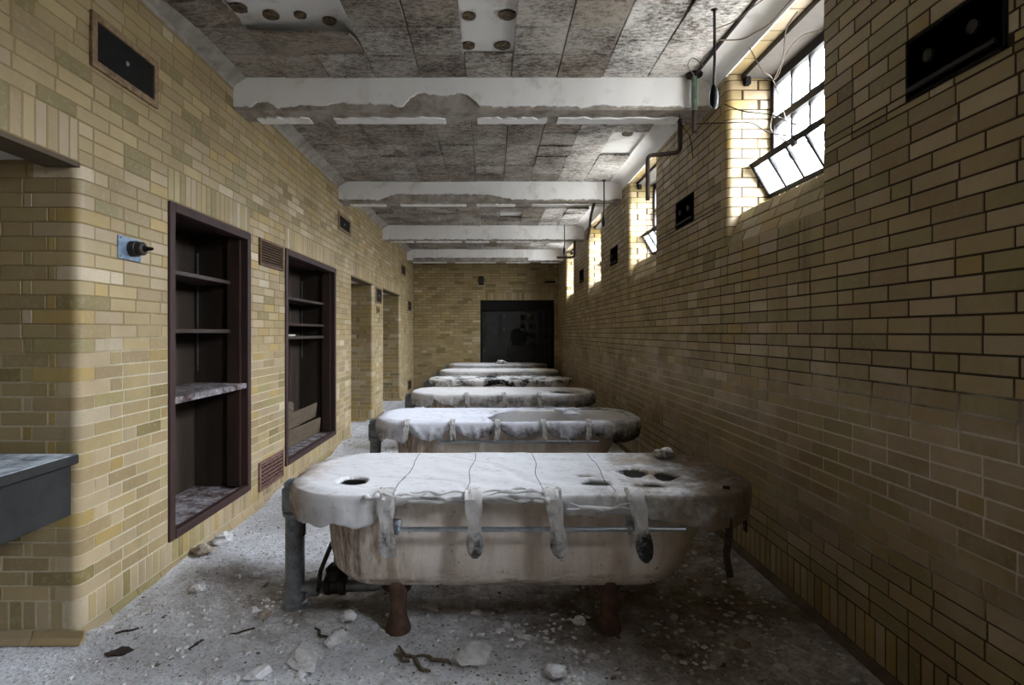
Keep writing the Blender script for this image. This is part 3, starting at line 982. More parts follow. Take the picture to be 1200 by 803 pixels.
# ---- windows
def bar(mb, x0, x1, y0, y1, z0, z1, mtx=None):
    mb.box(x0, x1, y0, y1, z0, z1, mtx)
def window(idx, f):
    w = empty('window_%d' % idx, (1.86, f, 2.25))
    tag(w, ['steel window above the viewer with open hopper', 'nearest steel window with its lower sash tilted inward', 'second steel window with tilted lower sash',
            'third steel window along the wall', 'farthest steel window by the dark door'][idx - 1], 'window', kind='structure')
    Zt = HEAD - 0.03 - 2.25                      # local: x into wall, y 0..-1.07, z 0..Zt
    zm = 0.50; zs = 0.215
    fr = MB()
    bar(fr, -0.01, 0.04, -0.045, 0, 0, Zt); bar(fr, -0.01, 0.04, -WIN_W, -WIN_W + 0.045, 0, Zt)
    bar(fr, -0.01, 0.04, -WIN_W, 0, Zt - 0.06, Zt); bar(fr, -0.01, 0.04, -WIN_W, 0, -0.01, 0.025)
    bar(fr, -0.005, 0.035, -WIN_W, 0, zs, zs + 0.03)
    fr.build('frame', 'win_frame', w)
    m = MB(); bar(m, -0.012, 0.035, -WIN_W + 0.045, -0.045, zm - 0.025, zm + 0.025); m.build('transom', 'win_frame', w)
    pit = (WIN_W - 0.09) / 5
    for k in range(1, 5):
        yy = -0.045 - pit * k
        m = MB(); bar(m, 0, 0.03, yy - 0.011, yy + 0.011, zs + 0.03, Zt - 0.06); m.build('glazing_bar', 'win_frame', w)
    for k in range(5):
        ya, yb_ = -0.045 - pit * k, -0.045 - pit * (k + 1)
        for (za, zb_) in ((zs + 0.03, zm - 0.025), (zm + 0.025, Zt - 0.06)):
            MB().box(0.012, 0.016, yb_, ya, za, zb_).build('pane', 'glass', w)
    # hopper sash hinged at its foot, leaning into the room
    hs = MB()
    Hs = 0.26
    rot = Matrix.Translation((-0.012, 0, 0.015)) @ Matrix.Rotation(-math.radians(31 if idx < 4 else 18), 4, 'Y')
    bar(hs, -0.012, 0.012, -0.035, -0.008, 0, Hs, rot); bar(hs, -0.012, 0.012, -WIN_W + 0.008, -WIN_W + 0.035, 0, Hs, rot)
    bar(hs, -0.012, 0.012, -WIN_W + 0.008, -0.008, Hs - 0.035, Hs, rot); bar(hs, -0.012, 0.012, -WIN_W + 0.008, -0.008, 0, 0.025, rot)
    ho = hs.build('hopper_sash', 'win_frame', w)
    pit = (WIN_W - 0.07) / 5
    for k in range(1, 5):
        yy = -0.035 - pit * k
        m = MB(); bar(m, -0.012, 0.012, yy - 0.011, yy + 0.011, 0.02, Hs - 0.03, rot); m.build('glazing_bar', 'win_frame', ho)
    for k in range(5):
        ya, yb_ = -0.035 - pit * k, -0.035 - pit * (k + 1)
        MB().box(-0.002, 0.002, yb_ + 0.002, ya - 0.002, 0.02, Hs - 0.03, rot).build('pane', 'glass', ho)
    MB().box(-0.03, -0.01, -WIN_W / 2 - 0.02, -WIN_W / 2 + 0.02, Hs - 0.05, Hs - 0.01, rot).build('latch', 'win_frame', ho)
    if idx != 4:
        MB().box(1.665 - 1.86, 1.705 - 1.86, -0.045, -0.005, HEAD - 0.085 - 2.25, HEAD - 0.03 - 2.25, ch=0.006).build('blind_bracket', 'black_metal', w)
for i, f in enumerate(WIN_FAR):
    window(i + 1, f)

# ================================================================== THINGS
# ---- bath tubs
KC, KL, KS = 10, 44, 8
def outline(hx, hy, r, cx=0.0, cy=0.0):
    r = min(r, hy - 0.001, hx - 0.001)
    P = []
    def arc(ox, oy, a0):
        for k in range(KC):
            a = a0 + PI / 2 * k / KC
            P.append((ox + r * math.cos(a), oy + r * math.sin(a)))
    def line(p, q, n):
        for k in range(n):
            t = k / n
            P.append((p[0] + (q[0] - p[0]) * t, p[1] + (q[1] - p[1]) * t))
    # start at near side, left end, moving right
    line((-hx + r, -hy), (hx - r, -hy), KL); arc(hx - r, -hy + r, -PI / 2)
    line((hx, -hy + r), (hx, hy - r), KS); arc(hx - r, hy - r, 0)
    line((hx - r, hy), (-hx + r, hy), KL); arc(-hx + r, hy - r, PI / 2)
    line((-hx, hy - r), (-hx, -hy + r), KS); arc(-hx + r, -hy + r, PI)
    return [(x + cx, y + cy) for x, y in P]

def loft(levels, cap0=True, cap1=True):
    m = MB(); vs, fs = [], []
    rings = [[(x, y, z) for x, y in outline(hx, hy, r, cx)] for (z, hx, hy, r, cx) in levels]
    n = len(rings[0])
    for rg_ in rings: vs += rg_
    for i in range(len(rings) - 1):
        for k in range(n):
            fs.append((i * n + k, i * n + (k + 1) % n, (i + 1) * n + (k + 1) % n, (i + 1) * n + k))
    if cap0: fs.append(tuple(range(n))[::-1])
    if cap1: fs.append(tuple((len(rings) - 1) * n + k for k in range(n)))
    return m.add(vs, fs)

TX = 0.14
OUT = [(0.195, 0.6100, 0.160, 0.140, -0.0500), (0.200, 0.7100, 0.235, 0.200, -0.0600), (0.222, 0.7910, 0.288, 0.220, -0.0640), (0.270, 0.8380, 0.315, 0.235, -0.0620), (0.350, 0.8700, 0.325, 0.250, -0.0500), (0.500, 0.9150, 0.337, 0.265, -0.0200), (0.600, 0.9450, 0.346, 0.275, 0.0000), (0.622, 0.9620, 0.352, 0.280, 0.0000)]
RIM = [(0.612, 0.95, 0.346, 0.275, 0), (0.618, 1.01, 0.366, 0.285, 0), (0.628, 1.045, 0.382, 0.29, 0), (0.645, 1.056, 0.387, 0.29, 0), (0.660, 1.045, 0.382, 0.29, 0), (0.667, 1.02, 0.365, 0.285, 0),
       (0.660, 0.985, 0.342, 0.275, 0), (0.645, 0.965, 0.332, 0.27, 0)]
INN = [(0.650, 0.968, 0.334, 0.27, 0), (0.60, 0.93, 0.318, 0.26, 0), (0.45, 0.86, 0.30, 0.25, -0.01), (0.33, 0.80, 0.28, 0.24, -0.02), (0.265, 0.73, 0.23, 0.2, -0.03), (0.245, 0.60, 0.15, 0.13, -0.04)]

TUBY = [2.81, 4.74, 6.72, 8.57, 10.40, 12.44]
ORD = ['nearest', 'second', 'third', 'fourth', 'fifth', 'farthest']
def make_tub(i, Y):
    t = empty('bathtub', (TX, Y, 0))
    tag(t, ORD[i] + ' enamelled bathtub in the row, on rusty legs under its canvas cover', 'bathtub', 'row of bathtubs')
    loft(OUT, True, False).build('basin', 'enamel', t, smooth=True)
    loft(RIM, False, False).build('rim', 'enamel_in', t, smooth=True)
    loft(INN, False, True).build('inner_basin', 'enamel_in', t, smooth=True)
    for sx in (-0.57, 0.40):
        for sy in (-1, 1):
            lm = MB()
            lm.lathe([(0.058, 0.0), (0.060, 0.012), (0.052, 0.035), (0.042, 0.065), (0.039, 0.12), (0.042, 0.18), (0.045, 0.235), (0.03, 0.255)], (sx, sy * 0.255, 0))
            lm.box(sx - 0.055, sx + 0.055, sy * 0.255 - 0.03 - 0.03 * sy, sy * 0.255 + 0.03 - 0.03 * sy, 0.17, 0.225, ch=0.012)
            lm.build('leg', 'rust', t, smooth=True)
    MB().lathe([(0.03, 0.12), (0.07, 0.13), (0.085, 0.16), (0.085, 0.20)], (-0.72 + 0.12, -0.1, 0)).build('drain', 'iron', t, smooth=True)
    ry_ = -0.405
    MB().tube([(-0.56, ry_, 0.517), (0.70, ry_, 0.517)], 0.0105, 10).build('rail', 'chrome', t, smooth=True)
    for bx in (-0.55, 0.46):
        b = MB().tube([(bx, -0.34, 0.517), (bx, ry_, 0.517)], 0.012, 8)
        b.lathe([(0.014, -0.012), (0.024, -0.008), (0.024, 0.008), (0.014, 0.012)], (bx, ry_, 0.517), 'x', 10)
        b.box(bx - 0.02, bx + 0.02, ry_ - 0.006, ry_ + 0.014, 0.535, 0.56, ch=0.004)
        b.build('rail_bracket', 'chrome', t, smooth=True)
    return t

def interp(tab, x):
    if x <= tab[0][0]: return tab[0][1]
    for (a, va), (b, vb) in zip(tab[:-1], tab[1:]):
        if x <= b:
            k = (x - a) / (b - a); k = k * k * (3 - 2 * k)
            return va + (vb - va) * k
    return tab[-1][1]

TOPZ = {}
def make_cover(i, Y, drop, holes, sag, mat, label, rings=44, drings=12, extra=None, seed=0):
    """canvas sheet over a tub; drop(x, side, k) hem length; holes: callable(x,y) > 0 means cloth"""
    P = outline(1.072, 0.402, 0.30)
    # resample outline evenly finer
    n = len(P) * 2
    Q = []
    for k in range(len(P)):
        p, q = P[k], P[(k + 1) % len(P)]
        Q.append(p); Q.append(((p[0] + q[0]) / 2, (p[1] + q[1]) / 2))
    vs, fs = [], []
    Z0 = 0.684
    def nz(x, y, f): return mnoise.noise(Vector((x * f, y * f, seed * 7.3 + 1)))
    def top_z(x, y, t):
        z = Z0 - sag(x, y) * (1 - t ** 5)
        z += 0.009 * nz(x, y, 3.5) * (1 - t ** 8) + 0.004 * nz(x, y, 11)
        z -= 0.009 * max(0, 1 - abs(nz(x * 0.6 + 3, y, 4.0)) * 9) * (0.4 + max(0, nz(x, y, 1.3)))
        # tight creases running out to the corners
        z += 0.004 * math.sin(30 * (y + 0.7 * x) + 6 * nz(x, y, 2)) * max(0, nz(x, y, 1.7)) * (1 - t ** 8)
        return z
    TOPZ[i] = top_z
    for j in range(1, rings + 1):
        t = j / rings
        t = 1 - (1 - t) ** 1.15
        for (px, py) in Q:
            # scale towards a central spine so the quads stay regular
            cx = max(-0.7, min(0.7, px)) * 1.0
            x, y = cx + (px - cx) * t, py * t
            if abs(px) > 0.7: x = (0.7 * (1 if px > 0 else -1)) + (px - 0.7 * (1 if px > 0 else -1)) * t
            z = top_z(x, y, t) - (0.014 * max(0, (t - 0.86) / 0.14) ** 2)
            vs.append((x, y, z))
    for j in range(1, drings + 1):
        s = j / drings
        for k, (px, py) in enumerate(Q):
            pa, pb_ = Q[k - 1], Q[(k + 1) % n]
            tx, ty = pb_[0] - pa[0], pb_[1] - pa[1]
            L = math.hypot(tx, ty) or 1
            nxv, nyv = ty / L, -tx / L
            side = 'near' if py < -0.395 and abs(px) < 0.80 else ('far' if py > 0.395 and abs(px) < 0.80 else ('left' if px < 0 else 'right'))
            D = drop(px, py, side)
            D *= 1 + 0.22 * nz(px * 1.0, py, 6) + 0.12 * nz(px, py, 19)
            sarc = px * 1.0 + py * 1.3
            fold = 0.5 * mnoise.noise(Vector((sarc * 16, s * 0.8, seed))) + 0.5 * mnoise.noise(Vector((sarc * 34, s * 1.5, seed + 5)))
            a = min(1, s * D / 0.03)
            off = 0.016 * math.sin(a * PI / 2) + (0.034 * fold) * min(1, s * 1.6) - 0.02 * max(0, s - 0.4) + 0.006
            if D < 0.06:
                off += 0.012 * math.sin(s * PI) + 0.010 * fold
            z = Z0 - 0.014 - 0.014 * (1 - math.cos(a * PI / 2)) - max(0, s * D - 0.02)
            z += 0.006 * fold * s
            vs.append((px + nxv * off, py + nyv * off, z))
    R = rings + drings
    for j in range(R - 1):
        for k in range(n):
            a, b = j * n + k, j * n + (k + 1) % n
            c, d = (j + 1) * n + (k + 1) % n, (j + 1) * n + k
            cxm = (vs[a][0] + vs[c][0]) / 2; cym = (vs[a][1] + vs[c][1]) / 2
            if j < rings - 1 and holes(cxm, cym) < 0: continue
            fs.append((a, b, c, d))
    # close the spine
    base = 0
    half = n
    idx = {}
    for k in range(n):
        px, py = Q[k]
    spine = {}
    sv = len(vs)
    for k in range(n):
        px, py = Q[k]
        cx = max(-0.7, min(0.7, px))
        key = round(cx, 4)
        if key not in spine:
            spine[key] = len(vs); vs.append((cx, 0, top_z(cx, 0, 0)))
    for k in range(n):
        k2 = (k + 1) % n
        c0 = spine[round(max(-0.7, min(0.7, Q[k][0])), 4)]; c1 = spine[round(max(-0.7, min(0.7, Q[k2][0])), 4)]
        mx, my = (vs[k][0] + vs[c0][0]) / 2, (vs[k][1]) / 2
        if holes(mx, my) < 0: continue
        fs.append((k, c0, k2) if c0 == c1 else (k, c0, c1, k2))
    me = bpy.data.meshes.new('canvas_cover'); me.from_pydata(vs, [], fs); me.update()
    bm = bmesh.new(); bm.from_mesh(me)
    loose = [v for v in bm.verts if not v.link_faces]
    bmesh.ops.delete(bm, geom=loose, context='VERTS')
    # torn edges curl down a little
    for v in bm.verts:
        if v.is_boundary and v.co.z > 0.55 and abs(v.co.y) < 0.39 and abs(v.co.x) < 1.05:
            v.co.z -= 0.012
    bmesh.ops.recalc_face_normals(bm, faces=bm.faces[:])
    bm.to_mesh(me); bm.free()
    root = empty('canvas_cover', (TX, Y, 0))
    tag(root, label, 'canvas cover', 'canvas covers on the tubs')
    o = link('sheet', me, mat, root, smooth=True)
    sm = o.modifiers.new('thickness', 'SOLIDIFY'); sm.thickness = 0.003; sm.offset = 0
    return root

def ribbon(path, w, th=0.004, taper_end=True, seed=0, wob=0.004, pinch=0.0):
    """path: list of (x,y,z) centre points; ribbon wide in x"""
    vs, fs = [], []
    n = len(path); W = 6
    for i, (x, y, z) in enumerate(path):
        t = i / (n - 1)
        ww = w
        if taper_end and t > 0.86:
            ww = w * math.sqrt(max(0.02, 1 - ((t - 0.86) / 0.145) ** 2))
        ww *= 1 - pinch * math.exp(-((t - 0.66) / 0.10) ** 2)
        p0 = Vector(path[max(0, i - 1)]); p1 = Vector(path[min(n - 1, i + 1)])
        d = (p1 - p0).normalized()
        nn = Vector((1, 0, 0)).cross(d).normalized()
        for k in range(W + 1):
            u = k / W - 0.5
            off = nn * (wob * mnoise.noise(Vector((u * 5 + seed, t * 9, seed))))
            for sgn in (0, 1):
                q = Vector((x + u * ww, y, z)) + off + nn * (th * (sgn - 0.5))
                vs.append(tuple(q))
    m = 2 * (W + 1)
    for i in range(n - 1):
        for k in range(W):
            a = i * m + 2 * k; b = (i + 1) * m + 2 * k
            fs += [(a, a + 2, b + 2, b), (a + 1, b + 1, b + 3, a + 3)]
        a, b = i * m, (i + 1) * m
        fs += [(a, b, b + 1, a + 1), (a + 2 * W, a + 2 * W + 1, b + 2 * W + 1, b + 2 * W)]
    fs.append(tuple([2 * k for k in range(W + 1)] + [2 * k + 1 for k in range(W, -1, -1)]))
    e = (n - 1) * m
    fs.append(tuple([e + 2 * k for k in range(W + 1)] + [e + 2 * k + 1 for k in range(W, -1, -1)])[::-1])
    return MB().add(vs, fs)

def strap_path(x0, x1, zend, y_out=-0.440, ztop=0.688, ystart=-0.37):
    pts = []
    for k in range(9):
        y = ystart + (-0.40 - ystart) * k / 8
        pts.append((x0, y, ztop - 0.002))
    pts += [(x0, -0.418, ztop - 0.006), (x0, -0.430, ztop - 0.016), (x0, y_out - 0.002, ztop - 0.032)]
    n = 16
    for k in range(1, n + 1):
        t = k / n
        z = ztop - 0.032 + (zend - ztop + 0.032) * t
        pts.append((x0 + (x1 - x0) * t ** 0.8, y_out - 0.004 * math.sin(t * PI), z))
    return pts

def px2x(px, d): return (px - VX) / FPX * d - TX

# tub 1 -------------------------------------------------------------
D1 = [(-0.80, 0.15), (-0.70, 0.155), (-0.60, 0.11), (-0.53, 0.05), (-0.48, 0.034), (-0.05, 0.030), (0.05, 0.036), (0.13, 0.06), (0.20, 0.10), (0.40, 0.105), (0.50, 0.10), (0.56, 0.12), (0.70, 0.15), (0.80, 0.16)]
def drop1(x, y, side):
    if side == 'near': return interp(D1, x)
    if side == 'far': return 0.10
    return 0.155 if side == 'left' else 0.155
H1 = [(-0.65, -0.205, 0.062, 0.075, 0), (0.345, -0.245, 0.066, 0.060, 0.2), (0.565, -0.03, 0.062, 0.085, -0.2), (0.715, -0.08, 0.055, 0.085, 0.3), (0.585, -0.265, 0.062, 0.036, 0.1), (0.30, -0.13, 0.028, 0.02, 0)]
H1[0] = (-0.65 - TX, -0.205, 0.062, 0.075, 0)
def holes1(x, y):
    best = 1
    for (hx, hy, a, b, nz_) in H1:
        r = ((x - hx) / a) ** 2 + ((y - hy) / b) ** 2 - 1
        if nz_: r += 0.5 * mnoise.noise(Vector((x * 22, y * 22, hx)))
        best = min(best, r)
    return best
make_tub(0, TUBY[0])
cv = make_cover(0, TUBY[0], drop1, holes1, lambda x, y: 0.010 + 0.012 * max(0, x - 0.2), 'canvas',
                'dusty white canvas cover with a neck hole and tears on the nearest bathtub', rings=60, drings=16, seed=1)
for q, (pa, pe, zt, mt) in enumerate(((452, 455, 0.41, 'strap'), (555, 557, 0.405, 'strap'), (648, 656, 0.405, 'strap'), (745, 757, 0.385, 'strap'))):
    ribbon(strap_path(px2x(pa, 2.38), px2x(pe, 2.38), zt), 0.075, 0.005, q != 0, q + 2, 0.012, 0.25).build('strap', mt, cv, smooth=True)
for (pa, q) in ((549, 0), (628, 1), (705, 2), (474, 3)):              # seams of the canvas
    xs_ = px2x(pa, 2.7)
    MB().tube([(xs_ + 0.008 * math.sin(k * 0.4 + q) + 0.02 * k / 24, yy, TOPZ[0](xs_ + 0.008 * math.sin(k * 0.4 + q) + 0.02 * k / 24, yy, abs(yy) / 0.402) - 0.014 * max(0, (abs(yy) / 0.402 - 0.86) / 0.14) ** 2 + 0.0006) for k, yy in [(k, -0.385 + 0.77 * k / 24) for k in range(25)]], 0.0022, 5).build('seam', 'strap_d', cv)
for (x, y, z0, z1, w) in ((-1.055, -0.10, 0.55, 0.38, 0.03), (1.10, -0.10, 0.56, 0.40, 0.035), (1.07, 0.1, 0.56, 0.45, 0.03)):
    MB().box(x - 0.003, x + 0.003, y - w / 2, y + w / 2, z1, z0, Matrix.Rotation(0.0, 4, 'Z')).build('hanging_strip', 'strap_d', cv)
ribbon([(0.90 + 0.004 * math.sin(k), -0.372 + 0.01 * math.sin(k * 0.8) + (0.02 if k < 3 else 0), 0.69 - 0.028 * k) for k in range(15)], 0.03, 0.006, False, 9, 0.01).build('hanging_strip', 'strap_d', cv, smooth=True)
def fold_roll(xa, xb, y, z, r, ph, mat='canvas'):
    n = 26
    pts, rs = [], []
    for k in range(n + 1):
        t_ = k / n; x = xa + (xb - xa) * t_
        pts.append((x, y - 0.006 * math.sin(t_ * 9 + ph), z - 0.020 * math.sin(t_ * PI) * math.sin(ph) + 0.004 * math.sin(t_ * 14 + ph)))
        rs.append(r * (0.35 + 0.65 * math.sin(PI * min(1, max(0.02, t_)))) * (1 + 0.35 * math.sin(t_ * 17 + 2 * ph)))
    MB().tube(pts, r, 8, rs=rs).build('canvas_fold', mat, cv, smooth=True)
for q, (pa, pb_, yy, zz, rr) in enumerate(((447, 500, -0.424, 0.676, 0.011), (462, 540, -0.430, 0.664, 0.008), (480, 545, -0.420, 0.684, 0.007), (570, 648, -0.428, 0.672, 0.009), (566, 640, -0.422, 0.683, 0.006), (590, 650, -0.434, 0.660, 0.008), (668, 738, -0.446, 0.640, 0.008), (664, 742, -0.446, 0.618, 0.007), (420, 452, -0.436, 0.650, 0.010))):
    fold_roll(px2x(pa, 2.38), px2x(pb_, 2.38), yy, zz, rr, q * 1.3 + 0.4)
# rag scraps of canvas on top
def rag(name, loc, size, mat, seed, flat=0.35):
    bm = bmesh.new(); bmesh.ops.create_icosphere(bm, subdivisions=3, radius=1)
    for v in bm.verts:
        k = 1 + 0.45 * mnoise.noise(v.co * 1.6 + Vector((seed, 0, 0))) + 0.25 * mnoise.noise(v.co * 4 + Vector((seed, 3, 0)))
        v.co = Vector((v.co.x * size * k, v.co.y * size * 0.7 * k, max(v.co.z, -0.4) * size * flat * k))
    me = bpy.data.meshes.new(name); bm.to_mesh(me); bm.free()
    o = link(name, me, mat, None, True); o.location = loc
    return o
r_ = rag('crumpled_rag', (0.955, 3.07, 0.70), 0.055, 'canvas3', 3, 0.6)
tag(r_, 'small crumpled pale rag on the back rim of the nearest tub', 'rag')

# tub 2: canvas torn open over the right half ------------------------
def drop2(x, y, side):
    if side == 'near':
        u = (x + 0.80) / 0.355
        return 0.035 + 0.10 * abs(math.sin(u * PI)) ** 0.7
    if side == 'left': return 0.17
    if side == 'right': return 0.16
    return 0.08
def holes2(x, y):
    a = ((x - 0.42) / 0.58) ** 4 + ((y + 0.01) / 0.355) ** 4 - 1 + 0.22 * mnoise.noise(Vector((x * 7, y * 7, 1)))
    # scraps still bridging the opening
    s1 = abs(x - 0.10 - 0.2 * y) - 0.07 - 0.04 * mnoise.noise(Vector((x * 12, y * 12, 3)))
    s2 = abs(x - 0.60 + 0.3 * y) - 0.05 - 0.05 * mnoise.noise(Vector((x * 12, y * 12, 6)))
    if y > 0.05:
        if s2 < 0: return 1
    return a
make_tub(1, TUBY[1])
c2 = make_cover(1, TUBY[1], drop2, holes2, lambda x, y: 0.05 * max(0, 1 - abs(x + 0.1) / 0.9), 'canvas2', 'torn white canvas cover baring the inside of the second bathtub', rings=44, drings=12, seed=4)
for q, xx in enumerate((-0.80, -0.445, -0.09, 0.265, 0.62)):
    ribbon(strap_path(xx, xx + 0.01 * ((q % 2) * 2 - 1), 0.53, ztop=0.690), 0.042, 0.006, True, q + 20, 0.008).build('strap', 'strap', c2, smooth=True)
# tub 3 ---------------------------------------------------------------
def drop3(x, y, side):
    if side == 'near':
        u = (x + 0.80) / 0.40
        return 0.05 + 0.09 * abs(math.sin(u * PI)) ** 0.7
    return 0.15 if side != 'far' else 0.08
make_tub(2, TUBY[2])
c3 = make_cover(2, TUBY[2], drop3, lambda x, y: ((x - 0.72) / 0.14) ** 2 + ((y - 0.05) / 0.16) ** 2 - 1 + 0.5 * mnoise.noise(Vector((x * 14, y * 14, 9))), lambda x, y: 0.02 + 0.03 * max(0, x), 'canvas3', 'sagging grey-white canvas cover on the third bathtub', rings=30, drings=9, seed=7)
for q, xx in enumerate((-0.42, 0.0, 0.40)):
    ribbon(strap_path(xx, xx + 0.01, 0.50), 0.05, 0.006, True, q + 40, 0.008).build('strap', 'strap', c3, smooth=True)
# tub 4 ---------------------------------------------------------------
make_tub(3, TUBY[3])
make_cover(3, TUBY[3], lambda x, y, s: 0.06 + 0.05 * abs(math.sin(x * 6)), lambda x, y: 0.42 + mnoise.noise(Vector((x * 3.5, y * 4.5, 13))) , lambda x, y: 0.02 + 0.05 * max(0, mnoise.noise(Vector((x * 2, y * 3, 5)))), 'canvas4', 'black-mouldered ragged canvas cover on the fourth bathtub', rings=30, drings=8, seed=9)
# tubs 5 and 6 ----------------------------------------------------------
make_tub(4, TUBY[4])
make_cover(4, TUBY[4], lambda x, y, s: 0.09 + 0.04 * abs(math.sin(x * 5)), lambda x, y: 1, lambda x, y: 0.012, 'canvas3', 'pale canvas cover on the fifth bathtub', rings=16, drings=8, seed=12)
make_tub(5, TUBY[5])
make_cover(5, TUBY[5], lambda x, y, s: 0.07 + 0.03 * abs(math.sin(x * 5)), lambda x, y: 1, lambda x, y: 0.012, 'canvas', 'white canvas cover on the farthest bathtub', rings=16, drings=8, seed=15)
r_ = rag('crumpled_rag', (0.22, 12.3, 0.70), 0.12, 'canvas3', 8, 0.5)
tag(r_, 'pale rag bunched on the cover of the farthest tub', 'rag')

# ---- overflow standpipes at the foot of each tub
def standpipe(i, Y):
    t = empty('standpipe', (-0.985, Y - 0.03, 0))
    tag(t, 'grey galvanised overflow standpipe at the end of the %s bathtub' % ORD[i], 'standpipe', 'standpipes beside the tubs')
    MB().lathe([(0.062, 0.0), (0.062, 0.02), (0.052, 0.03), (0.052, 0.07), (0.047, 0.075), (0.047, 0.47), (0.047, 0.485)], n=20).build('pipe', 'galv', t, smooth=True)
    MB().lathe([(0.047, 0.455), (0.058, 0.458), (0.060, 0.475), (0.052, 0.482)], n=20).build('collar', 'galv', t, smooth=True)
    MB().box(-0.052, 0.16, -0.05, 0.05, 0.48, 0.605, ch=0.01).build('overflow_box', 'galv', t, smooth=True)
    MB().lathe([(0.050, 0.602), (0.054, 0.61), (0.050, 0.622), (0.034, 0.634), (0.012, 0.640)], n=20).build('cap', 'bluegrey', t, smooth=True)
    if i > 3: return
    MB().tube([(0.03, 0, 0.095), (0.40, 0, 0.105), (0.46, -0.02, 0.13)], 0.03, 12).build('drain_pipe', 'galv', t, smooth=True)
    MB().lathe([(0.042, 0.0), (0.046, 0.02), (0.042, 0.045)], (0.075, 0, 0.095), 'x').build('coupling', 'galv', t, smooth=True)
    v = MB().lathe([(0.034, 0.0), (0.05, 0.005), (0.052, 0.03), (0.046, 0.034), (0.046, 0.075), (0.052, 0.08), (0.05, 0.105), (0.034, 0.11)], (0.15, 0, 0.11), 'x')
    v.lathe([(0.045, 0.14), (0.05, 0.19), (0.03, 0.21)], (0.205, 0, 0))
    vo = v.build('valve', 'iron', t, smooth=True)
    MB().tube([(0.13, -0.05, 0.10), (0.145, -0.055, 0.20), (0.185, -0.05, 0.30), (0.20, -0.045, 0.335)], 0.011, 8).build('lever', 'iron', vo, smooth=True)
    MB().tube([(0.215, 0, 0.20), (0.215, 0, 0.52)], 0.02, 10).build('supply_pipe', 'galv', t, smooth=True)
for i, Y in enumerate(TUBY):
    standpipe(i, Y)

# ---- built-in cabinets
def cabinet(idx, y0, y1, shelves, recess, label):
    t = empty('built_in_cabinet', (XL, y0, 0.18))
    tag(t, label, 'cabinet', 'built-in cabinets')
    W, Hh, D = y1 - y0, 2.12 - 0.18, 0.42        # local: x<0 into the wall, y along, z up
    fw = 0.055
    f = MB()
    f.box(-0.10, 0.012, 0, fw, 0, Hh, ch=0.004); f.box(-0.10, 0.012, W - fw, W, 0, Hh, ch=0.004); f.box(-0.10, 0.012, fw, W - fw, Hh - fw, Hh, ch=0.004)
    f.box(-0.03, 0.016, fw, W - fw, 0, 0.05, ch=0.004)
    f.build('face_frame', 'wood_red', t)
    f = MB()
    f.box(-0.13, -0.04, fw, fw + 0.03, 0.05, Hh - fw); f.build('inner_stile', 'wood', t)
    MB().box(-0.13, -0.04, W - fw - 0.03, W - fw, 0.05, Hh - fw).build('inner_stile', 'wood', t)
    MB().box(-D, -D + 0.012, 0.0, W, 0, Hh).build('back_panel', 'wood_in', t)
    for (a, b) in ((0.0, 0.018), (W - 0.018, W)):
        sp = MB().box(-D + 0.012, -0.10, a, b, 0, Hh).build('side_panel', 'wood_in', t)
        ya = b if a == 0 else a - 0.006
        MB().box(-D + 0.03, -D + 0.042, ya, ya + 0.006, 0.9, Hh - 0.15).build('shelf_strip', 'galv', sp)
    for k in range(1, 3 if idx == 1 else 4):      # upright boards of the back
        yy = W * k / (3 if idx == 1 else 4)
        MB().box(-D + 0.012, -D + 0.03, yy - 0.03, yy + 0.03, 0, Hh).build('back_batten', 'wood', t)
    MB().box(-D, -0.10, 0, W, Hh - 0.02, Hh).build('top_panel', 'wood', t)
    MB().box(-D, -0.028, 0.0, W, 0.0, 0.035).build('bottom_panel', 'wood_dust', t)
    for z, rec, th, mt in shelves:
        MB().box(-D + 0.012, -rec, 0.018, W - 0.018, z - 0.18 - th, z - 0.18, ch=0.003).build('shelf', mt, t)
    return t
cabinet(1, CAB[0][0], CAB[0][1], [(1.755, 0.105, 0.028, 'wood'), (1.395, 0.105, 0.028, 'wood'), (0.995, 0.0, 0.04, 'wood_dust')], 0.1,
        'dark brown built-in cabinet with dusty shelves nearest the viewer')
cabinet(2, CAB[1][0], CAB[1][1], [(1.715, 0.105, 0.028, 'wood'), (1.465, 0.105, 0.028, 'wood'), (1.335, 0.105, 0.028, 'wood_in')], 0.1,
        'dark brown built-in cabinet with fallen boards inside, beyond the first cabinet')
# fallen boards inside cabinet two
def board(name, L, w, th, loc, rot, mat, label):
    o = MB().box(-L / 2, L / 2, -th / 2, th / 2, 0, w, ch=0.003)
    o.box(-L / 2 + 0.03, L / 2 - 0.03, -th / 2 - 0.006, th / 2, w * 0.45, w * 0.55)
    b = o.build(name, mat)
    b.location = loc; b.rotation_euler = rot
    return tag(b, label, 'board', 'fallen boards in the cabinet')
board('fallen_board', 1.20, 0.17, 0.02, (-2.00, 5.72, 0.235), (0.10, 0.0, PI / 2 - 0.05), 'wood_grey', 'wide fallen shelf board standing on edge at the bottom of the second cabinet')
board('fallen_board', 1.20, 0.16, 0.02, (-2.02, 5.70, 0.405), (0.12, -0.02, PI / 2 - 0.02), 'wood_grey', 'upper fallen shelf board stacked on edge in the second cabinet')
board('fallen_board', 0.50, 0.16, 0.02, (-2.06, 5.45, 0.565), (-0.15, 0.30, PI / 2 - 0.1), 'wood_grey', 'short broken board tilted on top of the fallen shelves')
for k in range(5):
    b_ = board('leaning_board', 0.62, 0.13, 0.016, (-2.205, 5.35, 0.62 + 0.135 * k), (0.0, 0.02, PI / 2), 'wood_grey', 'stacked leaning board against the cabinet back, %s from the bottom' % ['lowest', 'second', 'third', 'fourth', 'fifth and topmost'][k])
p_ = MB().box(-0.11, 0.11, -0.16, 0.16, 0, 0.018, ch=0.004).build('paper_bundle', 'paper'); p_.location = (-2.02, 5.25, 1.336)
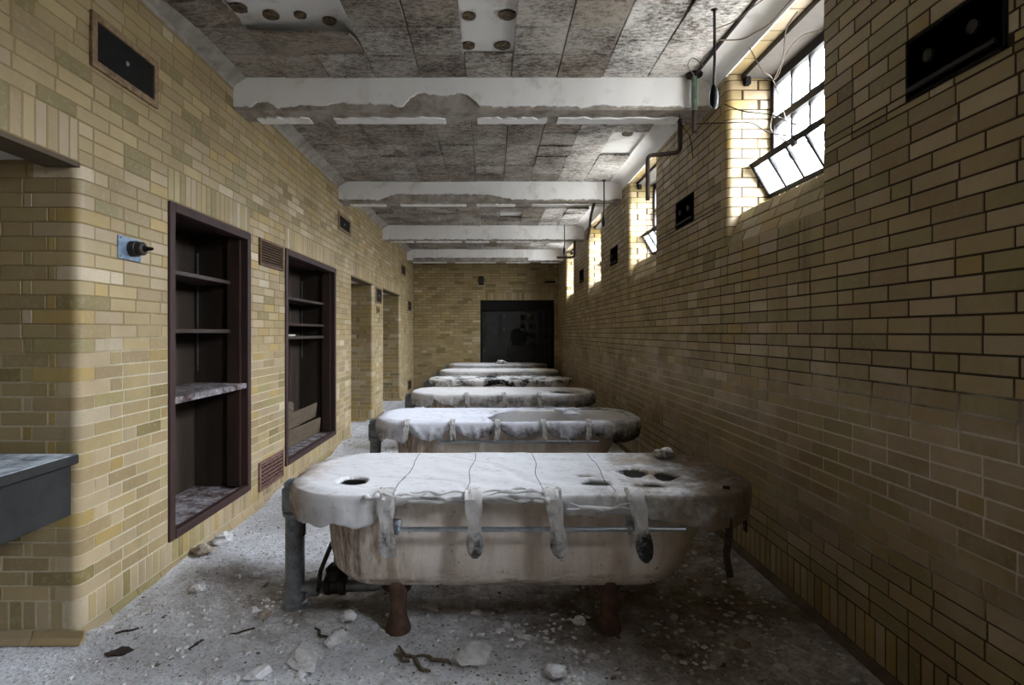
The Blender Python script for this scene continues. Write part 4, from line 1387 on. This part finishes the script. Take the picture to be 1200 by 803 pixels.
tag(p_, 'flat dusty paper bundle on the lower shelf of the second cabinet', 'paper')

# ---- wall fittings, left wall
def framed_vent(y0, y1, z0, z1, label, small=False):
    t = empty('wall_hatch', (XL, (y0 + y1) / 2, z0)); tag(t, label, 'wall hatch')
    W, h = (y1 - y0) / 2, z1 - z0
    b = 0.035 if not small else 0.025
    f = MB()
    f.box(-0.02, 0.014, -W, -W + b, 0, h, ch=0.002); f.box(-0.02, 0.014, W - b, W, 0, h, ch=0.002)
    f.box(-0.02, 0.014, -W + b, W - b, 0, b, ch=0.002); f.box(-0.02, 0.014, -W + b, W - b, h - b, h, ch=0.002)
    f.build('frame', 'vent_frame', t)
    MB().box(-0.02, 0.003, -W + b, W - b, b, h - b).build('plate', 'black_metal', t)
    MB().lathe([(0.012, 0.003), (0.012, 0.010), (0.005, 0.013)], (0, 0, h / 2), 'x', 10).build('bolt', 'galv', t)
    return t
framed_vent(2.525, 3.03, 2.59, 2.845, 'black framed wall hatch with a centre bolt, high on the wall near the viewer')
framed_vent(6.61, 7.17, 2.61, 2.82, 'black framed wall hatch high above the second cabinet')
framed_vent(11.2, 11.75, 2.55, 2.78, 'black framed wall hatch high up near the far corner')
framed_vent(8.75, 9.22, 1.84, 2.10, 'dark framed hatch on the pier between the two doorways', True)
framed_vent(8.82, 9.02, 1.68, 1.79, 'tiny dark plate below the hatch between the doorways', True)
framed_vent(12.1, 12.6, 1.85, 2.08, 'dark framed hatch beside the far doorway', True)
framed_vent(12.1, 12.6, 0.10, 0.32, 'dark low hatch near the floor by the far corner', True)
def grille(y0, y1, z0, z1, mat, label, mesh=False):
    t = empty('wall_grille', (XL, (y0 + y1) / 2, z0)); tag(t, label, 'grille')
    W, h = (y1 - y0) / 2, z1 - z0; b = 0.022
    f = MB()
    f.box(-0.02, 0.015, -W, -W + b, 0, h, ch=0.002); f.box(-0.02, 0.015, W - b, W, 0, h, ch=0.002)
    f.box(-0.02, 0.015, -W + b, W - b, 0, b, ch=0.002); f.box(-0.02, 0.015, -W + b, W - b, h - b, h, ch=0.002)
    f.build('frame', mat, t)
    MB().box(-0.004, 0.0, -W + b, W - b, b, h - b).build('backing', 'black_metal', t)
    n = 8 if not mesh else 6
    for k in range(n):
        z = b + (h - 2 * b) * (k + 0.5) / n
        mt = Matrix.Translation((0.006, 0, z)) @ Matrix.Rotation(0.6 if not mesh else 0, 4, 'Y')
        MB().box(-0.008, 0.006, -W + b, W - b, -0.004, 0.004, mt).build('slat', mat, t)
    if mesh:
        for k in range(10):
            y = -W + b + (2 * W - 2 * b) * (k + 0.5) / 10
            MB().box(0, 0.008, y - 0.004, y + 0.004, b, h - b).build('slat', mat, t)
grille(4.36, 4.855, 1.905, 2.12, 'grille', 'brown louvred vent grille between the two cabinets, near their tops')
grille(4.35, 4.855, 0.115, 0.345, 'grille_red', 'rusted lattice vent grille low on the wall between the two cabinets', True)
t = empty('valve_switch', (XL, 2.80, 1.735)); tag(t, 'blue-grey square plate with a protruding black knob on the brick wall', 'switch')
MB().box(-0.002, 0.007, -0.088, 0.088, 0, 0.115, ch=0.002).build('plate', 'bluegrey', t)
MB().lathe([(0.040, 0.0), (0.040, 0.03), (0.034, 0.033), (0.034, 0.060), (0.026, 0.066), (0.018, 0.066)], (0.007, 0.01, 0.06), 'x', 20).build('barrel', 'iron', t, smooth=True)
MB().lathe([(0.020, 0.0), (0.012, 0.012), (0.007, 0.045), (0.003, 0.048)], (0.070, 0.01, 0.06), 'x', 14).build('spindle', 'black_metal', t, smooth=True)
for (yy, zz) in ((-0.075, 0.012), (0.075, 0.012), (-0.075, 0.103), (0.075, 0.103)):
    MB().lathe([(0.006, 0.006), (0.004, 0.010)], (0, yy, zz), 'x', 8).build('screw', 'galv', t)

# ---- recessed boxes on the window wall
def wall_box(y0, y1, z0, z1, label, near=False):
    t = empty('wall_box', (XR, (y0 + y1) / 2, z0)); tag(t, label, 'wall box')
    W, h = (y1 - y0) / 2, z1 - z0
    f = MB()
    f.box(-0.004, 0.006, -W, -W + 0.01, 0, h); f.box(-0.004, 0.006, W - 0.01, W, 0, h); f.box(-0.004, 0.006, -W, W, 0, 0.01); f.box(-0.004, 0.006, -W, W, h - 0.01, h)
    f.build('rim', 'black_metal', t)
    MB().box(0.003, 0.006, -W + 0.01, W - 0.01, 0.01, h - 0.01).build('plate', 'black_metal', t)
    MB().box(-0.012, 0.006, -W + 0.03, W - 0.01, 0.03, 0.045).build('ledge', 'iron', t)
    for yy in (-W * 0.45, W * 0.45):
        MB().lathe([(0.022, -0.010), (0.022, 0.002), (0.012, 0.004)], (0, yy, h * 0.55), 'x', 14).build('knockout', 'iron', t)
labs = ['black recessed wall box with two round knockouts high on the near window wall', 'black wall box below the pipe between the first and second windows',
        'black wall box between the second and third windows', 'small dark wall box between the third and fourth windows']
for (a, b), lb in zip(VR, labs):
    wall_box(a, b, 2.235, 2.46, lb)
framed = empty('wall_box', (-0.24, YB, 2.49)); tag(framed, 'small black box high on the far end wall', 'wall box')
MB().box(-0.055, 0.055, -0.02, 0.004, 0, 0.2, ch=0.004).build('body', 'black_metal', framed)
MB().box(-0.04, 0.04, -0.026, -0.018, 0.02, 0.18, ch=0.003).build('lid', 'iron', framed)
s_ = MB().tube([(1.25, YB - 0.02, 2.56), (1.50, YB - 0.02, 2.56)], 0.025, 8).build('pipe_stub', 'black_metal')
tag(s_, 'short dark horizontal pipe high on the far wall near the window corner', 'pipe')

# ---- pipes, conduit, pendant and wires by the windows
def bent(pts, r, rad=0.04, n=10, k=5):
    out = [Vector(pts[0])]
    for i in range(1, len(pts) - 1):
        p, a, b = Vector(pts[i]), Vector(pts[i - 1]), Vector(pts[i + 1])
        d0, d1 = (a - p).normalized(), (b - p).normalized()
        q0, q1 = p + d0 * rad, p + d1 * rad
        for j in range(k + 1):
            t = j / k
            out.append(q0 * (1 - t) ** 2 + p * (2 * t * (1 - t)) + q1 * t * t)
    out.append(Vector(pts[-1]))
    return MB().tube(out, r, n)
def drop_pipe(yd, label, r=0.016, x1=1.40, x0=1.16):
    o = bent([(x1, yd, 2.965), (x1, yd, 2.71), (x0, yd, 2.685), (x0, yd, 2.356)], r).build('drop_pipe', 'pipe_brown', smooth=True)
    tag(o, label, 'pipe', 'water drop pipes under the beams')
drop_pipe(4.12, 'brown double-bent drop pipe under the nearest beam, by the second window')
o = bent([(1.25, 6.75, 2.95), (1.21, 6.75, 2.80), (1.19, 6.75, 2.62), (1.17, 6.75, 2.50)], 0.016, 0.05).build('drop_pipe', 'pipe_brown', smooth=True)
tag(o, 'brown drop pipe hanging under the second beam', 'pipe', 'water drop pipes under the beams')
o = bent([(1.42, 9.5, 2.94), (1.42, 9.5, 2.66), (1.12, 9.5, 2.66)], 0.018, 0.05).build('drop_pipe', 'pipe_brown', smooth=True)
tag(o, 'brown bent drop pipe under the third beam', 'pipe', 'water drop pipes under the beams')
t = empty('riser_pipe', (1.415, 3.87, 2.77)); tag(t, 'green and rust painted pipe end in front of the nearest beam', 'pipe')
MB().tube([(0, 0, 0.15), (0, 0, 0.40)], 0.02, 10).build('upper_pipe', 'green', t, smooth=True)
MB().tube([(0, 0, 0.0), (0, 0, 0.15)], 0.017, 10).build('lower_pipe', 'pipe_brown', t, smooth=True)
MB().lathe([(0.03, 0.385), (0.055, 0.39), (0.06, 0.405), (0.03, 0.41)], n=12).build('flange', 'black_metal', t)
o = MB().tube([(1.425, 1.5, ZC - 0.016), (1.42, 3.0, ZC - 0.016), (1.415, 3.92, ZC - 0.014)], 0.012, 8).build('conduit', 'cable_d', smooth=True)
tag(o, 'thin brown conduit running along the ceiling edge above the nearest window', 'conduit')
def pendant(x, y, zb, label, cage=True):
    t = empty('pendant_lamp', (x, y, ZC)); tag(t, label, 'lamp', 'broken pendant lamps')
    L = ZC - zb
    MB().lathe([(0.02, 0.0), (0.026, -0.004), (0.018, -0.014)], n=12).build('ceiling_rose', 'pipe_brown', t)
    MB().tube([(0, 0, -0.01), (0.002, 0, -L * 0.5), (-0.004, 0, -L + 0.10)], 0.008, 8).build('rod', 'iron', t, smooth=True)
    if cage:
        MB().lathe([(0.010, -L + 0.13), (0.018, -L + 0.11), (0.021, -L + 0.06), (0.017, -L + 0.02), (0.008, -L + 0.005)], (-0.004, 0, 0), n=12).build('lamp_holder', 'black_metal', t, smooth=True)
        for k in range(4):
            a = PI / 2 * k + 0.4
            MB().tube([(-0.004 + math.cos(a) * r, math.sin(a) * r, z) for r, z in ((0.008, -L + 0.13), (0.028, -L + 0.09), (0.032, -L + 0.05), (0.026, -L + 0.015), (0.012, -L))], 0.0022, 5).build('guard_wire', 'galv', t)
pendant(1.237, 3.08, 2.615, 'dangling lamp holder on a thin rod near the first window')
pendant(1.33, 6.56, 2.62, 'thin rod with lamp holder hanging before the second beam')
pendant(1.21, 9.2, 2.66, 'thin rod with lamp holder hanging before the third beam')
def cable(pts, r, mat, label):
    P = [Vector(p) for p in pts]; out = []
    for i in range(len(P) - 1):
        p0, p1, p2, p3 = P[max(i - 1, 0)], P[i], P[i + 1], P[min(i + 2, len(P) - 1)]
        for j in range(10):
            t = j / 10
            out.append(0.5 * ((2 * p1) + (p2 - p0) * t + (2 * p0 - 5 * p1 + 4 * p2 - p3) * t * t + (3 * p1 - p0 - 3 * p2 + p3) * t ** 3))
    out.append(P[-1])
    o = MB().tube(out, r, 6).build('loose_wire', mat, smooth=True)
    tag(o, label, 'wire', 'loose wires around the nearest window')
def at(px, py, d): return ((px - VX) / FPX * d, d, H + (VY - py) / FPX * d)
cable([at(797, 142, 3.75), at(812, 145, 3.72), at(850, 144, 3.5), at(880, 144, 3.5), at(903, 156, 3.5), at(945, 160, 3.05)], 0.004, 'cable_d', 'dark wire sagging from the beam end across the window opening')
cable([at(849, 122, 3.62), at(870, 130, 3.5), at(905, 135, 3.4), at(930, 145, 3.2), at(962, 150, 3.0)], 0.004, 'cable_d', 'dark wire crossing the middle window panes')
cable([at(838, 34, 3.1), at(862, 24, 3.1), at(885, 6, 2.9), at(905, -8, 2.8)], 0.0035, 'cable', 'pale wire looping from the pendant rod to the ceiling edge')
cable([at(842, 47, 3.1), at(868, 46, 3.1), at(885, 38, 3.0), at(905, 25, 2.9), (1.545, 2.8, 3.09)], 0.0035, 'cable', 'pale wire drooping from the rod towards the window head')
cable([at(825, 78, 3.4), at(812, 68, 3.5), at(806, 78, 3.6), at(813, 88, 3.8), (1.415, 3.87, 3.10)], 0.003, 'cable', 'small coil of thin wire below the ceiling by the beam end')
cable([at(878, 55, 3.3), at(893, 82, 3.3), at(906, 94, 3.35), at(918, 130, 3.3), at(922, 150, 3.25), at(918, 168, 3.3)], 0.0032, 'cable', 'pale wire hanging down in front of the window panes')
cable([at(962, 36, 3.0), at(940, 42, 3.1), at(922, 62, 3.2), at(912, 88, 3.3), at(905, 94, 3.35), at(895, 92, 3.4)], 0.0032, 'cable', 'pale wire arching over the top panes of the nearest window')
cable([at(906, 132, 3.4), at(903, 150, 3.4), at(912, 160, 3.3), at(930, 168, 3.15), at(948, 160, 3.05)], 0.0032, 'cable', 'pale looped wire end at the middle of the nearest window')
cable([(1.60, 2.9, 3.05), at(921, 35, 2.98), at(918, 66, 3.05), at(906, 95, 3.2)], 0.004, 'cable', 'thin wire dropping from the window head')
cable([at(795, 130, 4.0), at(800, 148, 4.1), at(808, 160, 4.2), at(812, 185, 4.3)], 0.003, 'cable_d', 'thin wire end dangling under the nearest beam')

# ---- slate topped table in the foreground alcove
t = empty('slate_table', (-2.25, 1.55, 0)); tag(t, 'dark slate table with a pale top in the foreground alcove', 'table')
MB().box(-0.50, 0.497, -0.75, 0.81, 0.815, 0.853, ch=0.004).build('table_top', 'slate', t)
MB().box(-0.495, 0.490, -0.745, 0.803, 0.852, 0.856).build('pale_layer', 'slate_pale', t)  # thin pale bluish layer over the slate top
MB().box(-0.48, 0.478, -0.73, 0.79, 0.60, 0.818, ch=0.004).build('apron', 'slate', t)
for yy in (-0.55, 0.35):
    MB().box(-0.42, -0.30, yy, yy + 0.12, 0, 0.61, ch=0.006).build('leg', 'slate', t)

# ---- rubble on the floor
def chunk(name, x, y, size, mat, label, seed, flat=0.5, lng=1.0, group='plaster rubble on the floor', rz=None, cat='rubble'):
    bm = bmesh.new(); bmesh.ops.create_icosphere(bm, subdivisions=2, radius=1)
    for v in bm.verts:
        k = 1 + 0.55 * mnoise.noise(v.co * 1.3 + Vector((seed * 3.1, 0, 0)))
        v.co = Vector((round(v.co.x * 1.6) / 1.6 * 0.5 + v.co.x * 0.5, v.co.y, v.co.z)) * k
        v.co = Vector((v.co.x * size * lng, v.co.y * size, v.co.z * size * flat))
    zmin = min(v.co.z for v in bm.verts)
    me = bpy.data.meshes.new(name); bm.to_mesh(me); bm.free()
    o = link(name, me, mat); o.location = (x, y, floor_h(x, y) - zmin * 0.75)
    o.rotation_euler = (0, 0, rz if rz is not None else seed * 1.3)
    tag(o, label, cat, group)
    return o
def fl_at(px, py):
    d = FPX * H / (py - VY); return ((px - VX) / FPX * d, d)
big = [(556, 770, 0.075, 'chunk', 'flat pale slab of plaster on the floor before the nearest tub', 0.3, 1.3),
       (408, 730, 0.035, 'chunk', 'pale plaster lump beside the near tub leg', 0.7, 1),
       (396, 752, 0.05, 'chunk', 'broad plaster flake on the floor below the standpipe', 0.4, 1.2),
       (355, 775, 0.06, 'chunk', 'largest low heap of crumbled plaster in the foreground', 0.3, 1.6),
       (679, 731, 0.028, 'chunk', 'white plaster lump under the nearest tub', 0.8, 1),
       (595, 737, 0.02, 'chunk', 'small white chip in the shade under the nearest tub', 0.8, 1),
       (650, 795, 0.042, 'chunk', 'grey plaster lump at the bottom edge of the picture', 0.6, 1),
       (305, 790, 0.04, 'chunk', 'grey plaster bit in the lower foreground left of the heap', 0.5, 1.2),
       (232, 700, 0.035, 'chunk', 'white plaster bit on the floor before the first cabinet', 0.5, 1.2),
       (140, 765, 0.03, 'scrap', 'dark scrap lying near the foot of the brick pier', 0.4, 1.5),
       (262, 640, 0.06, 'chunk', 'dusty mound of plaster against the foot of the wall under the first cabinet', 0.5, 1.4),
       (238, 655, 0.05, 'chunk_tan', 'tan lump of plaster against the wall base under the first cabinet', 0.6, 1.3),
       (310, 722, 0.03, 'chunk_tan', 'tan crumb of plaster on the brown stained floor', 0.5, 1.2),
       (505, 715, 0.03, 'chunk', 'greyish chip behind the near tub leg', 0.5, 1.5),
       (870, 760, 0.03, 'chunk_tan', 'tan lump of plaster in the dark by the window wall', 0.5, 1.2),
       (920, 745, 0.025, 'chunk_tan', 'small tan crumb in the dark beside the window wall', 0.5, 1.2),
       (790, 725, 0.02, 'chunk', 'pale chip on the dark floor right of the tub leg', 0.6, 1)]
for k, (px, py, sz, mt, lb, flat, lng) in enumerate(big):
    x, y = fl_at(px, py)
    chunk('plaster_chunk', x, y, sz, mt, lb, k + 1, flat, lng)
def stick(pa, pb, r, mat, name, label, cat='stick'):
    (x0, y0), (x1_, y1_) = fl_at(*pa), fl_at(*pb)
    pts = [(x0 + (x1_ - x0) * k / 6 + 0.008 * math.sin(k * 2.1 + pa[0]), y0 + (y1_ - y0) * k / 6 + 0.008 * math.cos(k * 1.7 + pa[0]), floor_h(x0 + (x1_ - x0) * k / 6, y0 + (y1_ - y0) * k / 6) + r * 0.8 + 0.004) for k in range(7)]
    r *= 0.65
    o = MB().tube(pts, r, 7, rs=[r * (0.5 + 0.5 * math.sin(PI * (k + 0.8) / 7.6)) for k in range(7)]).build(name, mat, smooth=True)
    tag(o, label, cat, 'sticks and fibre scraps on the floor')
stick((538, 766), (552, 785), 0.012, 'scrap', 'wood_splinter', 'dark wood splinter leaning beside the flat plaster slab')
stick((466, 762), (502, 790), 0.012, 'rope', 'fibre_strand', 'thick frayed brown strand curling below the near tub leg')
stick((488, 772), (530, 780), 0.010, 'rope', 'fibre_strand', 'thin brown strand running towards the plaster slab')
stick((462, 768), (480, 780), 0.009, 'rope', 'fibre_strand', 'short frayed strand at the foot of the tub leg')
stick((370, 742), (386, 756), 0.010, 'scrap', 'wood_splinter', 'dark splinter on the floor below the standpipe')
stick((404, 742), (396, 758), 0.008, 'scrap', 'wood_splinter', 'thin dark splinter beside the broad plaster flake')
stick((134, 748), (160, 744), 0.008, 'scrap', 'wood_splinter', 'dark twisted scrap near the brick pier')
stick((222, 762), (236, 752), 0.008, 'scrap', 'wood_splinter', 'small dark twig on the open floor')
stick((270, 745), (300, 735), 0.007, 'scrap', 'wood_splinter', 'thin dark twig on the floor before the standpipe')
# uncountable crumbs
def crumbs(n, seed, smin, smax, name, mat, label):
    rgc = random.Random(seed)
    V, F = [], []
    for k in range(n):
        y = 2.0 + 8.0 * rgc.random() ** 1.9
        x = rgc.uniform(-1.78, 1.5)
        if x > 0.3 and rgc.random() < 0.35: continue
        if mnoise.noise(Vector((x * 2.1, y * 2.1, seed))) < -0.05 and rgc.random() < 0.7: continue
        s = rgc.uniform(smin, smax) if rgc.random() < 0.94 else rgc.uniform(smax, 2 * smax)
        z = floor_h(x, y)
        a = rgc.uniform(0, 6.28); e = rgc.uniform(0.5, 1.6); hh = s * rgc.uniform(0.3, 0.8)
        i = len(V)
        for (u, v, w) in ((-1, -1, -0.3), (1, -0.8, -0.3), (0.9, 1, -0.3), (-0.8, 0.9, -0.3), (-0.6, -0.6, 1), (0.7, -0.4, 0.8), (0.5, 0.6, 1), (-0.5, 0.5, 0.7)):
            u, v = u * s * e, v * s
            V.append((x + u * math.cos(a) - v * math.sin(a), y + u * math.sin(a) + v * math.cos(a), z + w * hh))
        F += [tuple(i + q for q in f) for f in ((4, 5, 6, 7), (0, 1, 5, 4), (1, 2, 6, 5), (2, 3, 7, 6), (3, 0, 4, 7))]
    me = bpy.data.meshes.new(name); me.from_pydata(V, [], F); me.update()
    o = link(name, me, mat)
    tag(o, label, 'crumbs', kind='stuff')
crumbs(9000, 5, 0.003, 0.012, 'plaster_crumbs', 'chunk', 'tiny pale plaster crumbs strewn all over the floor')
crumbs(2600, 9, 0.002, 0.0055, 'dirt_crumbs', 'dirt_bit', 'tiny dark dirt crumbs strewn all over the floor')
